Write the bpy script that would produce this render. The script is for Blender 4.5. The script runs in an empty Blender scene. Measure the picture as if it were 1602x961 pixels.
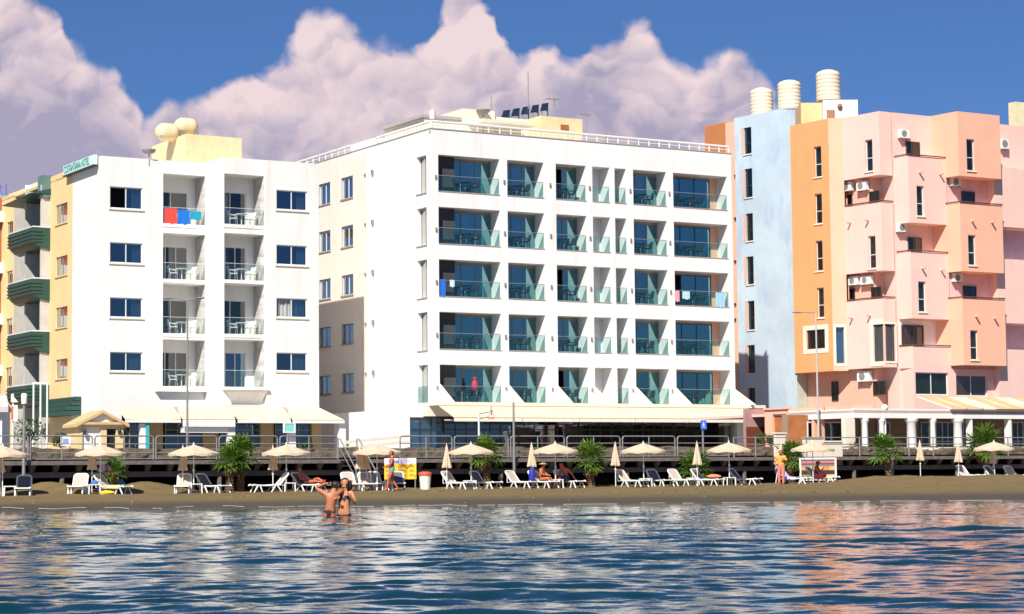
import bpy, math, random
import numpy as np
from mathutils import Vector, Matrix
random.seed(7)
R = math.radians
scene = bpy.context.scene
COL = scene.collection

# ------------------------------------------------------------------ camera model
F = 3345.0; PIT = math.atan((745-480.5)/F); ROL = R(-0.6); HC = 1.0
FW = np.array([0, math.cos(PIT), math.sin(PIT)]); U0 = np.array([0, -math.sin(PIT), math.cos(PIT)]); X0 = np.array([1., 0, 0])
RT = X0*math.cos(ROL)+U0*math.sin(ROL); UP = U0*math.cos(ROL)-X0*math.sin(ROL)
def ray(px, py): return FW*F+RT*(px-801)+UP*(480.5-py)
def at(px, py, Y):
    d = ray(px, py); return d*(Y/d[1])+np.array([0, 0, HC])
def atz(px, py, z):
    d = ray(px, py); return d*((z-HC)/d[2])+np.array([0, 0, HC])
cam = bpy.data.objects.new('camera', bpy.data.cameras.new('camera')); COL.objects.link(cam)
cam.data.sensor_width = 36; cam.data.lens = F/1602*36; cam.data.clip_end = 8000; cam.data.clip_start = 0.2
cam.matrix_world = Matrix(((RT[0], UP[0], -FW[0], 0), (RT[1], UP[1], -FW[1], 0), (RT[2], UP[2], -FW[2], HC), (0, 0, 0, 1)))
scene.camera = cam

A = 30.8                     # bearing of the street front
class Wall:
    """vertical plane; u along, n = outward (towards the viewer)"""
    def __init__(s, O, th):
        s.O = np.array(O[:2], float); a = R(th); s.u = np.array([math.cos(a), math.sin(a)])
        n = np.array([s.u[1], -s.u[0]])
        if n@(-s.O) < 0: n = -n
        s.n = n
    def hit(s, px, py, off=0.0):
        d = ray(px, py); O = s.O+s.n*off
        p = d*((O@s.n)/(d[:2]@s.n)); return float((p[:2]-O)@s.u), float(p[2]+HC)
    def pt(s, ss, z, off=0.0):
        q = s.O+s.u*ss+s.n*off; return (q[0], q[1], z)
    def rect(s, x0, x1, y0, y1, off=0.0, xr=None):
        """rectangle from pixels: s0,s1,z0,z1"""
        m = (y0+y1)/2
        a = s.hit(x0, m, off)[0]; b = s.hit(x1, m, off)[0]; xm = (x0+x1)/2
        return min(a, b), max(a, b), s.hit(xm, y1, off)[1], s.hit(xm, y0, off)[1]
def chain(start, steps, py=260):
    pts = [np.array(start[:2], float)]
    for th, px in steps:
        a = R(th); u = np.array([math.cos(a), math.sin(a)]); d = ray(px, py)[:2]
        t, k = np.linalg.solve(np.array([[u[0], -d[0]], [u[1], -d[1]]]), -pts[-1])
        pts.append(pts[-1]+u*t)
    return pts

# ------------------------------------------------------------------ materials
MATS = {}
def nd(nt, t, **k):
    n = nt.nodes.new(t)
    for a, v in k.items(): setattr(n, a, v)
    return n
def mat(name, col, rough=0.7, var=0.12, scale=2.0, bump=0.0, bscale=20, metal=0.0, spec=0.5, stretch=(1, 1, 1), dirt=None, dirt_amt=0.0, dirt_scale=0.5, trans=0.0, sheen=0):
    if name in MATS: return MATS[name]
    m = bpy.data.materials.new(name); m.use_nodes = True; nt = m.node_tree; b = nt.nodes['Principled BSDF']
    b.inputs['Roughness'].default_value = rough; b.inputs['Metallic'].default_value = metal
    b.inputs['Specular IOR Level'].default_value = spec
    tc = nd(nt, 'ShaderNodeTexCoord'); mp = nd(nt, 'ShaderNodeMapping'); mp.inputs['Scale'].default_value = stretch
    nt.links.new(tc.outputs['Object'], mp.inputs['Vector'])
    no = nd(nt, 'ShaderNodeTexNoise'); no.inputs['Scale'].default_value = scale; no.inputs['Detail'].default_value = 6; no.inputs['Roughness'].default_value = 0.6
    nt.links.new(mp.outputs[0], no.inputs['Vector'])
    mr = nd(nt, 'ShaderNodeMapRange'); mr.inputs[1].default_value = 0.3; mr.inputs[2].default_value = 0.7; mr.inputs[3].default_value = 1-var; mr.inputs[4].default_value = 1+var*0.6
    nt.links.new(no.outputs['Fac'], mr.inputs[0])
    mx = nd(nt, 'ShaderNodeMix', data_type='RGBA', blend_type='MULTIPLY'); mx.inputs[0].default_value = 1.0
    mx.inputs['A'].default_value = (*col, 1); nt.links.new(mr.outputs[0], mx.inputs['B'])
    out = mx.outputs['Result']
    if dirt is not None:
        n2 = nd(nt, 'ShaderNodeTexNoise'); n2.inputs['Scale'].default_value = dirt_scale; n2.inputs['Detail'].default_value = 8; n2.inputs['Roughness'].default_value = 0.65
        m2 = nd(nt, 'ShaderNodeMapping'); m2.inputs['Scale'].default_value = (2.6, 2.6, 0.32) if 'white' in name or 'cream' in name else (1.6, 1.6, 0.7)
        nt.links.new(tc.outputs['Object'], m2.inputs['Vector']); nt.links.new(m2.outputs[0], n2.inputs['Vector'])
        r2 = nd(nt, 'ShaderNodeMapRange'); r2.inputs[1].default_value = 0.5; r2.inputs[2].default_value = 0.72; r2.inputs[4].default_value = dirt_amt
        nt.links.new(n2.outputs['Fac'], r2.inputs[0])
        x2 = nd(nt, 'ShaderNodeMix', data_type='RGBA'); nt.links.new(r2.outputs[0], x2.inputs[0]); nt.links.new(out, x2.inputs['A']); x2.inputs['B'].default_value = (*dirt, 1)
        out = x2.outputs['Result']
    nt.links.new(out, b.inputs['Base Color'])
    if bump:
        n3 = nd(nt, 'ShaderNodeTexNoise'); n3.inputs['Scale'].default_value = bscale; n3.inputs['Detail'].default_value = 4
        nt.links.new(tc.outputs['Object'], n3.inputs['Vector'])
        bp = nd(nt, 'ShaderNodeBump'); bp.inputs['Strength'].default_value = bump; bp.inputs['Distance'].default_value = 0.05
        nt.links.new(n3.outputs['Fac'], bp.inputs['Height']); nt.links.new(bp.outputs[0], b.inputs['Normal'])
    if trans:
        ms = nd(nt, 'ShaderNodeMixShader'); tr = nd(nt, 'ShaderNodeBsdfTranslucent'); nt.links.new(out, tr.inputs['Color'])
        ms.inputs[0].default_value = trans; nt.links.new(b.outputs[0], ms.inputs[1]); nt.links.new(tr.outputs[0], ms.inputs[2])
        nt.links.new(ms.outputs[0], nt.nodes['Material Output'].inputs[0])
    MATS[name] = m; return m
def glassmat(name, tint, refl=0.35, rough=0.02, rcol=(1, 1, 1)):
    if name in MATS: return MATS[name]
    m = bpy.data.materials.new(name); m.use_nodes = True; nt = m.node_tree; nt.nodes.remove(nt.nodes['Principled BSDF'])
    o = nt.nodes['Material Output']; t = nd(nt, 'ShaderNodeBsdfTransparent'); t.inputs[0].default_value = (*tint, 1)
    g = nd(nt, 'ShaderNodeBsdfGlossy'); g.inputs['Roughness'].default_value = rough; g.inputs[0].default_value = (*rcol, 1)
    fr = nd(nt, 'ShaderNodeLayerWeight'); fr.inputs[0].default_value = 0.25
    mr = nd(nt, 'ShaderNodeMapRange'); mr.inputs[3].default_value = refl; mr.inputs[4].default_value = min(1, refl+0.5)
    nt.links.new(fr.outputs['Fresnel'], mr.inputs[0]); mx = nd(nt, 'ShaderNodeMixShader')
    nt.links.new(mr.outputs[0], mx.inputs[0]); nt.links.new(t.outputs[0], mx.inputs[1]); nt.links.new(g.outputs[0], mx.inputs[2])
    tc = nd(nt, 'ShaderNodeTexCoord'); no = nd(nt, 'ShaderNodeTexNoise'); no.inputs['Scale'].default_value = 0.8
    bp = nd(nt, 'ShaderNodeBump'); bp.inputs['Strength'].default_value = 0.06; bp.inputs['Distance'].default_value = 0.1
    nt.links.new(tc.outputs['Object'], no.inputs['Vector']); nt.links.new(no.outputs['Fac'], bp.inputs['Height']); nt.links.new(bp.outputs[0], g.inputs['Normal'])
    nt.links.new(mx.outputs[0], o.inputs[0]); MATS[name] = m; return m

M_white = mat('white_plaster', (.84, .82, .79), .75, .04, .6, .15, 30, dirt=(.62, .56, .48), dirt_amt=.4, dirt_scale=.5)
M_white2 = mat('hotel_white_plaster', (.85, .84, .83), .75, .03, .6, .12, 30, dirt=(.66, .60, .53), dirt_amt=.4, dirt_scale=.5)
M_cream = mat('cream_plaster', (.82, .74, .60), .75, .05, .8, .15, 30)
M_yellow = mat('yellow_plaster', (.82, .60, .30), .78, .06, .8, .2, 30, dirt=(.6, .42, .2), dirt_amt=.25)
M_orange = mat('orange_plaster', (.84, .365, .15), .78, .06, .8, .2, 30, dirt=(.7, .36, .14), dirt_amt=.3)
M_peach = mat('peach_plaster', (.84, .46, .32), .78, .05, .8, .2, 30, dirt=(.78, .5, .36), dirt_amt=.3)
M_pink = mat('pink_plaster', (.84, .56, .49), .78, .05, .8, .2, 30, dirt=(.78, .48, .36), dirt_amt=.35)
M_salmon = mat('salmon_plaster', (.80, .44, .33), .78, .06, .8, .2, 30, dirt=(.7, .4, .3), dirt_amt=.3)
M_blue = mat('pale_blue_plaster', (.52, .64, .73), .8, .14, .35, .25, 20, dirt=(.32, .42, .60), dirt_amt=.7, dirt_scale=.45)
M_green = mat('dark_green_paint', (.022, .075, .058), .5, .15, 2, .1)
M_rust = mat('rust_wall', (.42, .15, .05), .8, .2, 1.5, .2)
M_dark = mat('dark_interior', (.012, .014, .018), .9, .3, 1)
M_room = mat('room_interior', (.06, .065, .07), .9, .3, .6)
M_frame = mat('window_frame_white', (.72, .74, .76), .4, .04)
M_fgrey = mat('window_frame_grey', (.25, .24, .22), .4, .05)
M_fdark = mat('window_frame_dark', (.04, .035, .035), .5, .1)
M_curt = mat('curtain_cloth', (.42, .43, .42), .9, .1, 3)
M_curtg = mat('curtain_green', (.16, .24, .22), .9, .1, 3)
M_glass = glassmat('window_glass_teal', (.30, .52, .56), .36, rcol=(.5, .95, 1))
M_glassb = glassmat('window_glass_blue', (.35, .5, .62), .22, rcol=(.6, .8, 1))
M_glassd = glassmat('window_glass_dim', (.35, .38, .34), .08)
M_bal = glassmat('balustrade_glass', (.66, .88, .84), .09, rcol=(.7, 1, .97))
M_balc = glassmat('clear_balustrade', (.86, .93, .9), .10)
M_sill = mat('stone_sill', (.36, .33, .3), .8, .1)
M_steel = mat('galvanised_steel', (.30, .31, .31), .5, .15, 8, metal=.3)
M_bed = mat('white_resin', (.80, .80, .78), .4, .04)
M_beige = mat('beige_mesh_fabric', (.52, .42, .36), .9, .1, 10)
M_slate = mat('slate_mesh_fabric', (.12, .125, .15), .9, .1, 10)
M_canvas = mat('beige_canvas', (.80, .65, .48), .85, .06, 3, trans=.25)
M_awn = mat('cream_awning', (.80, .68, .50), .85, .05, 1.5, trans=.1)
M_tarp = mat('tan_tarpaulin', (.70, .44, .22), .85, .1, 1.5)
M_fur = mat('dark_wicker', (.03, .03, .035), .6, .2, 10)
M_plas = mat('white_plastic', (.78, .8, .76), .4, .04)
M_roofgrey = mat('roof_grey', (.42, .40, .37), .9, .1)
M_tank = mat('cream_tank_plastic', (.78, .66, .50), .55, .05, 2)
M_pal = mat('palm_leaf', (.10, .19, .018), .5, .35, 6, trans=.3)
M_pal2 = mat('palm_leaf_dry', (.30, .22, .08), .7, .3, 6)
M_trunk = mat('palm_trunk', (.20, .115, .07), .95, .45, 9, 1.0, 14)
M_leaf = mat('shrub_leaf', (.05, .10, .025), .6, .4, 5, trans=.2)
M_stone = mat('rubble_stone', (.12, .088, .062), .95, .5, 3, 1.0, 5, dirt=(.07, .09, .035), dirt_amt=.8, dirt_scale=1.6)
M_conc = mat('weathered_concrete', (.17, .14, .135), .9, .3, 3, .5, 8)
M_beam = mat('dark_timber', (.05, .035, .034), .9, .4, 4, .5, 8)
M_black = mat('deck_shade_black', (.006, .006, .007), .95, .2)  # stands for the deep shade under the boardwalk deck
M_skin = mat('tanned_skin', (.44, .15, .065), .5, .08, 6)
M_skinr = mat('sunburnt_skin', (.52, .14, .07), .5, .08, 6)
M_skinl = mat('light_skin', (.52, .21, .10), .5, .08, 6)
M_hair = mat('dark_hair', (.02, .012, .01), .5, .3, 20)
M_hairb = mat('brown_hair', (.12, .05, .02), .5, .3, 20)
M_red = mat('red_plastic', (.68, .10, .03), .5, .08)
M_blueS = mat('sign_blue', (.02, .12, .62), .4, .05)
def flat(name, c, r=.7): return mat(name, c, r, .06, 4)

# ------------------------------------------------------------------ mesh builder
class MB:
    def __init__(s): s.v = []; s.f = []; s.m = []; s.mi = 0
    def add(s, vs, fs):
        n = len(s.v); s.v += [tuple(map(float, v)) for v in vs]; s.f += [tuple(i+n for i in f) for f in fs]; s.m += [s.mi]*len(fs); return s
    def box(s, x0, x1, y0, y1, z0, z1):
        return s.add([(x0, y0, z0), (x1, y0, z0), (x1, y1, z0), (x0, y1, z0), (x0, y0, z1), (x1, y0, z1), (x1, y1, z1), (x0, y1, z1)],
                     [(0, 3, 2, 1), (4, 5, 6, 7), (0, 1, 5, 4), (1, 2, 6, 5), (2, 3, 7, 6), (3, 0, 4, 7)])
    def wbox(s, W, s0, s1, z0, z1, o0, o1):
        P = [W.pt(a, z, o) for z in (z0, z1) for a, o in ((s0, o0), (s1, o0), (s1, o1), (s0, o1))]
        return s.add(P, [(0, 1, 2, 3), (4, 7, 6, 5), (0, 4, 5, 1), (1, 5, 6, 2), (2, 6, 7, 3), (3, 7, 4, 0)])
    def prism(s, poly, z0, z1):
        n = len(poly); P = [(p[0], p[1], z0) for p in poly]+[(p[0], p[1], z1) for p in poly]
        return s.add(P, [tuple(range(n))[::-1], tuple(range(n, 2*n))]+[(i, (i+1) % n, n+(i+1) % n, n+i) for i in range(n)])
    def tube(s, pts, r, k=8, cap=True):
        pts = [Vector(p) for p in pts]; rs = r if isinstance(r, (list, tuple)) else [r]*len(pts)
        rings = []; up = None
        for i, p in enumerate(pts):
            a = pts[max(i-1, 0)]; b = pts[min(i+1, len(pts)-1)]; d = (b-a).normalized()
            if up is None: up = d.orthogonal().normalized()
            up = (up-d*up.dot(d)); up = up.normalized() if up.length > 1e-6 else d.orthogonal().normalized()
            w = d.cross(up); rings.append([p+(up*math.cos(t)+w*math.sin(t))*rs[i] for t in [2*math.pi*j/k for j in range(k)]])
        vs = [tuple(q) for g in rings for q in g]; fs = []
        for i in range(len(rings)-1):
            for j in range(k): fs.append((i*k+j, i*k+(j+1) % k, (i+1)*k+(j+1) % k, (i+1)*k+j))
        if cap: fs += [tuple(range(k))[::-1], tuple(range((len(rings)-1)*k, len(rings)*k))]
        return s.add(vs, fs)
    def lathe(s, prof, c=(0, 0, 0), k=24):
        vs = []; fs = []
        for r, z in prof:
            for j in range(k):
                t = 2*math.pi*j/k; vs.append((c[0]+r*math.cos(t), c[1]+r*math.sin(t), c[2]+z))
        for i in range(len(prof)-1):
            for j in range(k): fs.append((i*k+j, i*k+(j+1) % k, (i+1)*k+(j+1) % k, (i+1)*k+j))
        fs += [tuple(range(k))[::-1], tuple(range((len(prof)-1)*k, len(prof)*k))]
        return s.add(vs, fs)
    def ball(s, c, r, k=10, m=6):
        r = r if isinstance(r, (tuple, list)) else (r, r, r)
        vs = []; fs = []
        for i in range(1, m):
            ph = math.pi*i/m
            for j in range(k):
                t = 2*math.pi*j/k; vs.append((c[0]+r[0]*math.sin(ph)*math.cos(t), c[1]+r[1]*math.sin(ph)*math.sin(t), c[2]+r[2]*math.cos(ph)))
        n = len(vs); vs += [(c[0], c[1], c[2]+r[2]), (c[0], c[1], c[2]-r[2])]
        for i in range(m-2):
            for j in range(k): fs.append((i*k+j, (i+1)*k+j, (i+1)*k+(j+1) % k, i*k+(j+1) % k))
        for j in range(k): fs.append((n, j, (j+1) % k)); fs.append((n+1, (m-2)*k+(j+1) % k, (m-2)*k+j))
        return s.add(vs, fs)
    def build(s, name, m, parent=None, smooth=False, origin=None):
        o_ = Vector((0, 0, 0))
        if parent is not None and parent.get('_w'): o_ = Vector(parent['_o'])
        if origin is not None: o_ = Vector(origin)
        me = bpy.data.meshes.new(name)
        me.from_pydata([tuple(Vector(v)-o_) for v in s.v], [], s.f); me.validate(); me.update()
        for x in (m if isinstance(m, (list, tuple)) else [m]): me.materials.append(x)
        if len(me.polygons) == len(s.m) and any(s.m): me.polygons.foreach_set('material_index', s.m)
        if smooth: me.polygons.foreach_set('use_smooth', [True]*len(me.polygons)); me.set_sharp_from_angle(angle=R(40))
        o = bpy.data.objects.new(name, me); COL.objects.link(o)
        if parent is not None:
            o.parent = parent
            if parent.get('_w'): o['_w'] = 1; o['_o'] = list(parent['_o'])
        elif origin is not None: o.location = origin
        return o
def tag(o, label=None, cat=None, group=None, kind=None):
    if label: o['label'] = label
    if cat: o['category'] = cat
    if group: o['group'] = group
    if kind: o['kind'] = kind
    return o
def thing(name, label, cat, loc=(0, 0, 0), rz=0, group=None, world=False):
    """Empty at a thing's base. world=True: children are given in world coordinates"""
    o = bpy.data.objects.new(name, None); COL.objects.link(o); o.location = loc; o.rotation_euler = (0, 0, rz)
    tag(o, label, cat, group)
    if world: o['_w'] = 1; o['_o'] = [float(c) for c in loc]
    return o
def copy_tree(o, parent=None):
    c = o.copy(); COL.objects.link(c); c.parent = parent
    for ch in list(o.children): copy_tree(ch, c)
    return c
def place(proto, used, loc, rz, label, group=None, sc=None):
    """first call moves the prototype itself, later calls copy it"""
    if proto in used: o = copy_tree(proto)
    else: o = proto; used.add(proto)
    o.location = loc; o.rotation_euler = (0, 0, rz); o['label'] = label
    if sc: o.scale = sc if isinstance(sc, (tuple, list)) else (sc, sc, sc)
    if group: o['group'] = group
    return o
USED = set()

def facade(mb, W, s0, s1, z0, z1, ops, rev=0.2, off=0.0):
    """flat wall with rectangular openings and reveals; ops = (s0,s1,z0,z1[,reveal])"""
    ss = sorted({s0, s1}|{o[0] for o in ops}|{o[1] for o in ops}); zs = sorted({z0, z1}|{o[2] for o in ops}|{o[3] for o in ops})
    for i in range(len(ss)-1):
        for j in range(len(zs)-1):
            a, b, c, d = ss[i], ss[i+1], zs[j], zs[j+1]; mx, mz = (a+b)/2, (c+d)/2
            if any(o[0] < mx < o[1] and o[2] < mz < o[3] for o in ops) or not (s0 <= mx <= s1 and z0 <= mz <= z1): continue
            mb.add([W.pt(a, c, off), W.pt(b, c, off), W.pt(b, d, off), W.pt(a, d, off)], [(0, 1, 2, 3)])
    for o in ops:
        r = o[4] if len(o) > 4 else rev; a, b, c, d = o[:4]
        for p, q in (((a, c), (b, c)), ((b, c), (b, d)), ((b, d), (a, d)), ((a, d), (a, c))):
            mb.add([W.pt(*p, off), W.pt(*q, off), W.pt(*q, off-r), W.pt(*p, off-r)], [(0, 1, 2, 3)])

def window(parent, W, r, off, frame, glass, mull=1, fw=.05, curtain=None, cfrac=(0.0, 1.0), room=True, sill=None, door=False, openl=False, hbar=None, name='window'):
    a, b, c, d = r[:4]; f = MB()
    f.wbox(W, a, b, c, c+fw, off-.03, off+.02); f.wbox(W, a, b, d-fw, d, off-.03, off+.02)
    f.wbox(W, a, a+fw, c+fw, d-fw, off-.03, off+.02); f.wbox(W, b-fw, b, c+fw, d-fw, off-.03, off+.02)
    xs = [a+fw+(b-a-2*fw)*k/(mull+1) for k in range(mull+2)]
    for x in xs[1:-1]: f.wbox(W, x-fw/2, x+fw/2, c+fw, d-fw, off-.025, off+.025)
    if hbar: f.wbox(W, a+fw, b-fw, c+(d-c)*hbar-fw/2, c+(d-c)*hbar+fw/2, off-.028, off+.028)
    fo = f.build(name, frame, parent)
    g = MB(); x0 = xs[1] if openl else xs[0]
    g.add([W.pt(x0, c+fw, off), W.pt(b-fw, c+fw, off), W.pt(b-fw, d-fw, off), W.pt(x0, d-fw, off)], [(0, 1, 2, 3)])
    g.build('pane', glass, fo)
    if curtain:
        q = MB(); n = 26; ca, cb = a+(b-a)*cfrac[0], a+(b-a)*cfrac[1]; vs = []
        ph = random.random()*6
        for i in range(n+1):
            x = ca+(cb-ca)*i/n; o_ = off-.16+.035*math.sin(i*1.9+ph)+.02*math.sin(i*.7)
            vs += [W.pt(x, c+.02, o_), W.pt(x, d-.02, o_)]
        q.add(vs, [(2*i, 2*i+2, 2*i+3, 2*i+1) for i in range(n)]); q.build('curtain', curtain, fo, True)
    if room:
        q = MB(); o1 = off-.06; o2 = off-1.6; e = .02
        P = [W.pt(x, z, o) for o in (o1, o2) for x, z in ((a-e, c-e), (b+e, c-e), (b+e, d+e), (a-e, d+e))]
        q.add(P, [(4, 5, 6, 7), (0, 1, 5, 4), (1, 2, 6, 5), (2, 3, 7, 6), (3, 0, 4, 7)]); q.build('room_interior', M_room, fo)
    if sill:
        q = MB(); q.wbox(W, a-.08, b+.08, c-.09, c-.01, off+.03, .07); q.build('sill', sill, fo)
    return fo

# ------------------------------------------------------------------ world, sun
SUN_AZ, SUN_EL = 74.0, 43.0
w = bpy.data.worlds.new('World'); scene.world = w; w.use_nodes = True; nt = w.node_tree
bg = nt.nodes['Background']; bg.inputs['Strength'].default_value = 0.09
sky = nd(nt, 'ShaderNodeTexSky'); sky.sky_type = 'NISHITA'; sky.sun_disc = False; sky.sun_elevation = R(SUN_EL)
sky.sun_rotation = math.atan2(-math.cos(R(SUN_AZ)), -math.sin(R(SUN_AZ))); sky.altitude = 0; sky.air_density = 1.0; sky.dust_density = 0.6; sky.ozone_density = 2.0
L_ = nt.links.new
def M(op, a, b=None, c=None, clamp=False):
    n = nd(nt, 'ShaderNodeMath', operation=op); n.use_clamp = clamp
    for i, v in enumerate((a, b, c)):
        if v is None: continue
        if isinstance(v, (int, float)): n.inputs[i].default_value = v
        else: L_(v, n.inputs[i])
    return n.outputs[0]
def RGBmix(f, a, b, bt='MIX'):
    n = nd(nt, 'ShaderNodeMix', data_type='RGBA', blend_type=bt)
    for s_, v in ((n.inputs[0], f), (n.inputs['A'], a), (n.inputs['B'], b)):
        if isinstance(v, (int, float)): s_.default_value = v
        elif isinstance(v, tuple): s_.default_value = (*v, 1)
        else: L_(v, s_)
    return n.outputs['Result']
tc = nd(nt, 'ShaderNodeTexCoord'); sp = nd(nt, 'ShaderNodeSeparateXYZ'); L_(tc.outputs['Generated'], sp.inputs[0])
hyp = M('SQRT', M('ADD', M('MULTIPLY', sp.outputs[0], sp.outputs[0]), M('MULTIPLY', sp.outputs[1], sp.outputs[1])))
az = M('ARCTAN2', sp.outputs[0], sp.outputs[1]); el = M('ARCTAN2', sp.outputs[2], hyp)
cb = nd(nt, 'ShaderNodeCombineXYZ'); L_(az, cb.inputs[0]); L_(el, cb.inputs[1])
def noise(vec, scale, detail=7, rough=.55, off=(0, 0, 0), w_=0):
    mp = nd(nt, 'ShaderNodeMapping'); mp.inputs['Location'].default_value = off; L_(vec, mp.inputs[0])
    n = nd(nt, 'ShaderNodeTexNoise'); n.inputs['Scale'].default_value = scale; n.inputs['Detail'].default_value = detail; n.inputs['Roughness'].default_value = rough
    L_(mp.outputs[0], n.inputs['Vector']); return n
# billow the coordinates before looking up the cloud tops
n1 = noise(cb.outputs[0], 30, 6, .52); n2 = noise(cb.outputs[0], 30, 6, .52, (5, 3, 1))
az2 = M('ADD', az, M('MULTIPLY', M('SUBTRACT', n1.outputs['Fac'], .5), .030))
el2 = M('ADD', el, M('MULTIPLY', M('SUBTRACT', n2.outputs['Fac'], .5), .022))
fc = nd(nt, 'ShaderNodeFloatCurve'); cv = fc.mapping.curves[0]
top = [(-900, 250), (-300, -120), (20, -40), (80, 10), (98, 80), (150, 98), (196, 130), (212, 190), (245, 168), (300, 140), (370, 112), (420, 90), (455, 50), (510, 10), (590, 45), (655, 52), (690, -5), (740, -55), (785, 0), (812, 74), (870, 62), (903, 108), (925, 84), (955, 58), (1005, 26), (1050, 68), (1110, 90), (1190, 106), (1240, 150), (1290, 215), (1400, 330), (2400, 420)]
for i, (x, y) in enumerate(top):
    a_ = math.atan((x-801)/F)+.6; e_ = (745-y)/F
    u_, v_ = a_/1.2, e_/.35
    if i == 0: cv.points[0].location = (max(u_, 0), v_)
    elif i == 1: cv.points[1].location = (u_, v_)
    else: cv.points.new(min(u_, 1), v_)
fc.mapping.update()
L_(M('DIVIDE', M('ADD', az2, .6), 1.2, clamp=True), fc.inputs['Value'])
cb2 = nd(nt, 'ShaderNodeCombineXYZ'); nw_ = noise(cb.outputs[0], 18, 4, .5, (7, 2, 0)); nw2 = noise(cb.outputs[0], 60, 4, .55, (1, 9, 0))
wob = M('ADD', M('MULTIPLY', M('SUBTRACT', nw_.outputs['Fac'], .5), .05), M('MULTIPLY', M('SUBTRACT', nw2.outputs['Fac'], .5), .016))
L_(M('ADD', az, wob), cb2.inputs[0]); L_(M('MULTIPLY', M('SUBTRACT', el, wob), 1.25), cb2.inputs[1])
def puff(scale, off=(0, 0, 0)):
    mp = nd(nt, 'ShaderNodeMapping'); mp.inputs['Location'].default_value = off; L_(cb2.outputs[0], mp.inputs[0])
    v = nd(nt, 'ShaderNodeTexVoronoi', feature='F1'); v.inputs['Scale'].default_value = scale; L_(mp.outputs[0], v.inputs['Vector']); return v.outputs['Distance']
v1, v2 = puff(26), puff(60); v1o, v2o = puff(26, (-.0045, .0065, 0)), puff(60, (-.002, .003, 0))
bump_ = M('ADD', M('MULTIPLY', M('SUBTRACT', .42, v1), .020), M('MULTIPLY', M('SUBTRACT', .42, v2), .008))
dtop = M('ADD', M('SUBTRACT', M('MULTIPLY', fc.outputs[0], .35), el2), bump_)      # >0 inside the cloud bank
m1 = nd(nt, 'ShaderNodeMapRange', interpolation_type='SMOOTHSTEP'); m1.inputs[1].default_value = -.0015; m1.inputs[2].default_value = .009; L_(dtop, m1.inputs[0])
front = M('GREATER_THAN', sp.outputs[1], 0.0)
inr = M('LESS_THAN', M('ABSOLUTE', az), .58)
mask = M('MULTIPLY', M('MULTIPLY', m1.outputs[0], front), inr)
# thin veils elsewhere
n5 = noise(tc.outputs['Generated'], 3.0, 6, .6, (2, 1, 0)); m5 = nd(nt, 'ShaderNodeMapRange'); m5.inputs[1].default_value = .55; m5.inputs[2].default_value = .85; m5.inputs[4].default_value = .5; L_(n5.outputs['Fac'], m5.inputs[0])
mask = M('MAXIMUM', mask, M('MULTIPLY', m5.outputs[0], M('SUBTRACT', 1.0, M('MULTIPLY', front, inr))))
# relief shading of the billows: density here minus density towards the sun (up and left)
na = noise(cb.outputs[0], 20, 5, .5, (1, 1, 0)); nb = noise(cb.outputs[0], 20, 5, .5, (1.008, .988, 0))
rel = M('MULTIPLY', M('SUBTRACT', na.outputs['Fac'], nb.outputs['Fac']), 2.2)
nl = noise(cb.outputs[0], 9, 4, .5, (4, 2, 0))
rim = nd(nt, 'ShaderNodeMapRange'); rim.inputs[1].default_value = 0; rim.inputs[2].default_value = .045; rim.inputs[3].default_value = .34; rim.inputs[4].default_value = 0; L_(dtop, rim.inputs[0])
leftd = nd(nt, 'ShaderNodeMapRange'); leftd.inputs[1].default_value = -.22; leftd.inputs[2].default_value = -.11; leftd.inputs[3].default_value = -.30; leftd.inputs[4].default_value = 0; L_(az, leftd.inputs[0])
elg = nd(nt, 'ShaderNodeMapRange'); elg.inputs[1].default_value = .13; elg.inputs[2].default_value = .21; elg.inputs[3].default_value = -.10; elg.inputs[4].default_value = .22; L_(el, elg.inputs[0])
vrel = M('ADD', M('MULTIPLY', M('SUBTRACT', v1o, v1), 1.5), M('MULTIPLY', M('SUBTRACT', v2o, v2), 1.0))
lit = M('ADD', M('ADD', M('ADD', M('ADD', M('ADD', rel, vrel), .34), M('MULTIPLY', M('SUBTRACT', nl.outputs['Fac'], .5), 1.5)), M('ADD', rim.outputs[0], leftd.outputs[0])), elg.outputs[0], clamp=True)
ccol = RGBmix(lit, (3.4, 3.15, 4.35), (7.3, 5.9, 6.1))
tint = nd(nt, 'ShaderNodeMapRange'); tint.inputs[1].default_value = 0.02; tint.inputs[2].default_value = .5; L_(el, tint.inputs[0])
tcol = RGBmix(tint.outputs[0], (.235, .375, .70), (.30, .44, .62))
skyc = RGBmix(1.0, sky.outputs[0], tcol, 'MULTIPLY')
L_(RGBmix(mask, skyc, ccol), bg.inputs['Color'])
sun = bpy.data.objects.new('sun', bpy.data.lights.new('sun', 'SUN')); COL.objects.link(sun)
sun.data.energy = 4.9; sun.data.angle = R(.5); sun.data.color = (1, .94, .84)
tv = Vector((math.cos(R(SUN_AZ))*math.cos(R(SUN_EL)), math.sin(R(SUN_AZ))*math.cos(R(SUN_EL)), -math.sin(R(SUN_EL))))
sun.rotation_euler = tv.to_track_quat('-Z', 'Y').to_euler(); sun.location = (-30, -60, 80)
vs_ = scene.view_settings; vs_.view_transform = 'Standard'; vs_.look = 'None'; vs_.gamma = 1; vs_.exposure = 0.4
try: vs_.use_curve_mapping = False
except Exception: pass
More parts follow.
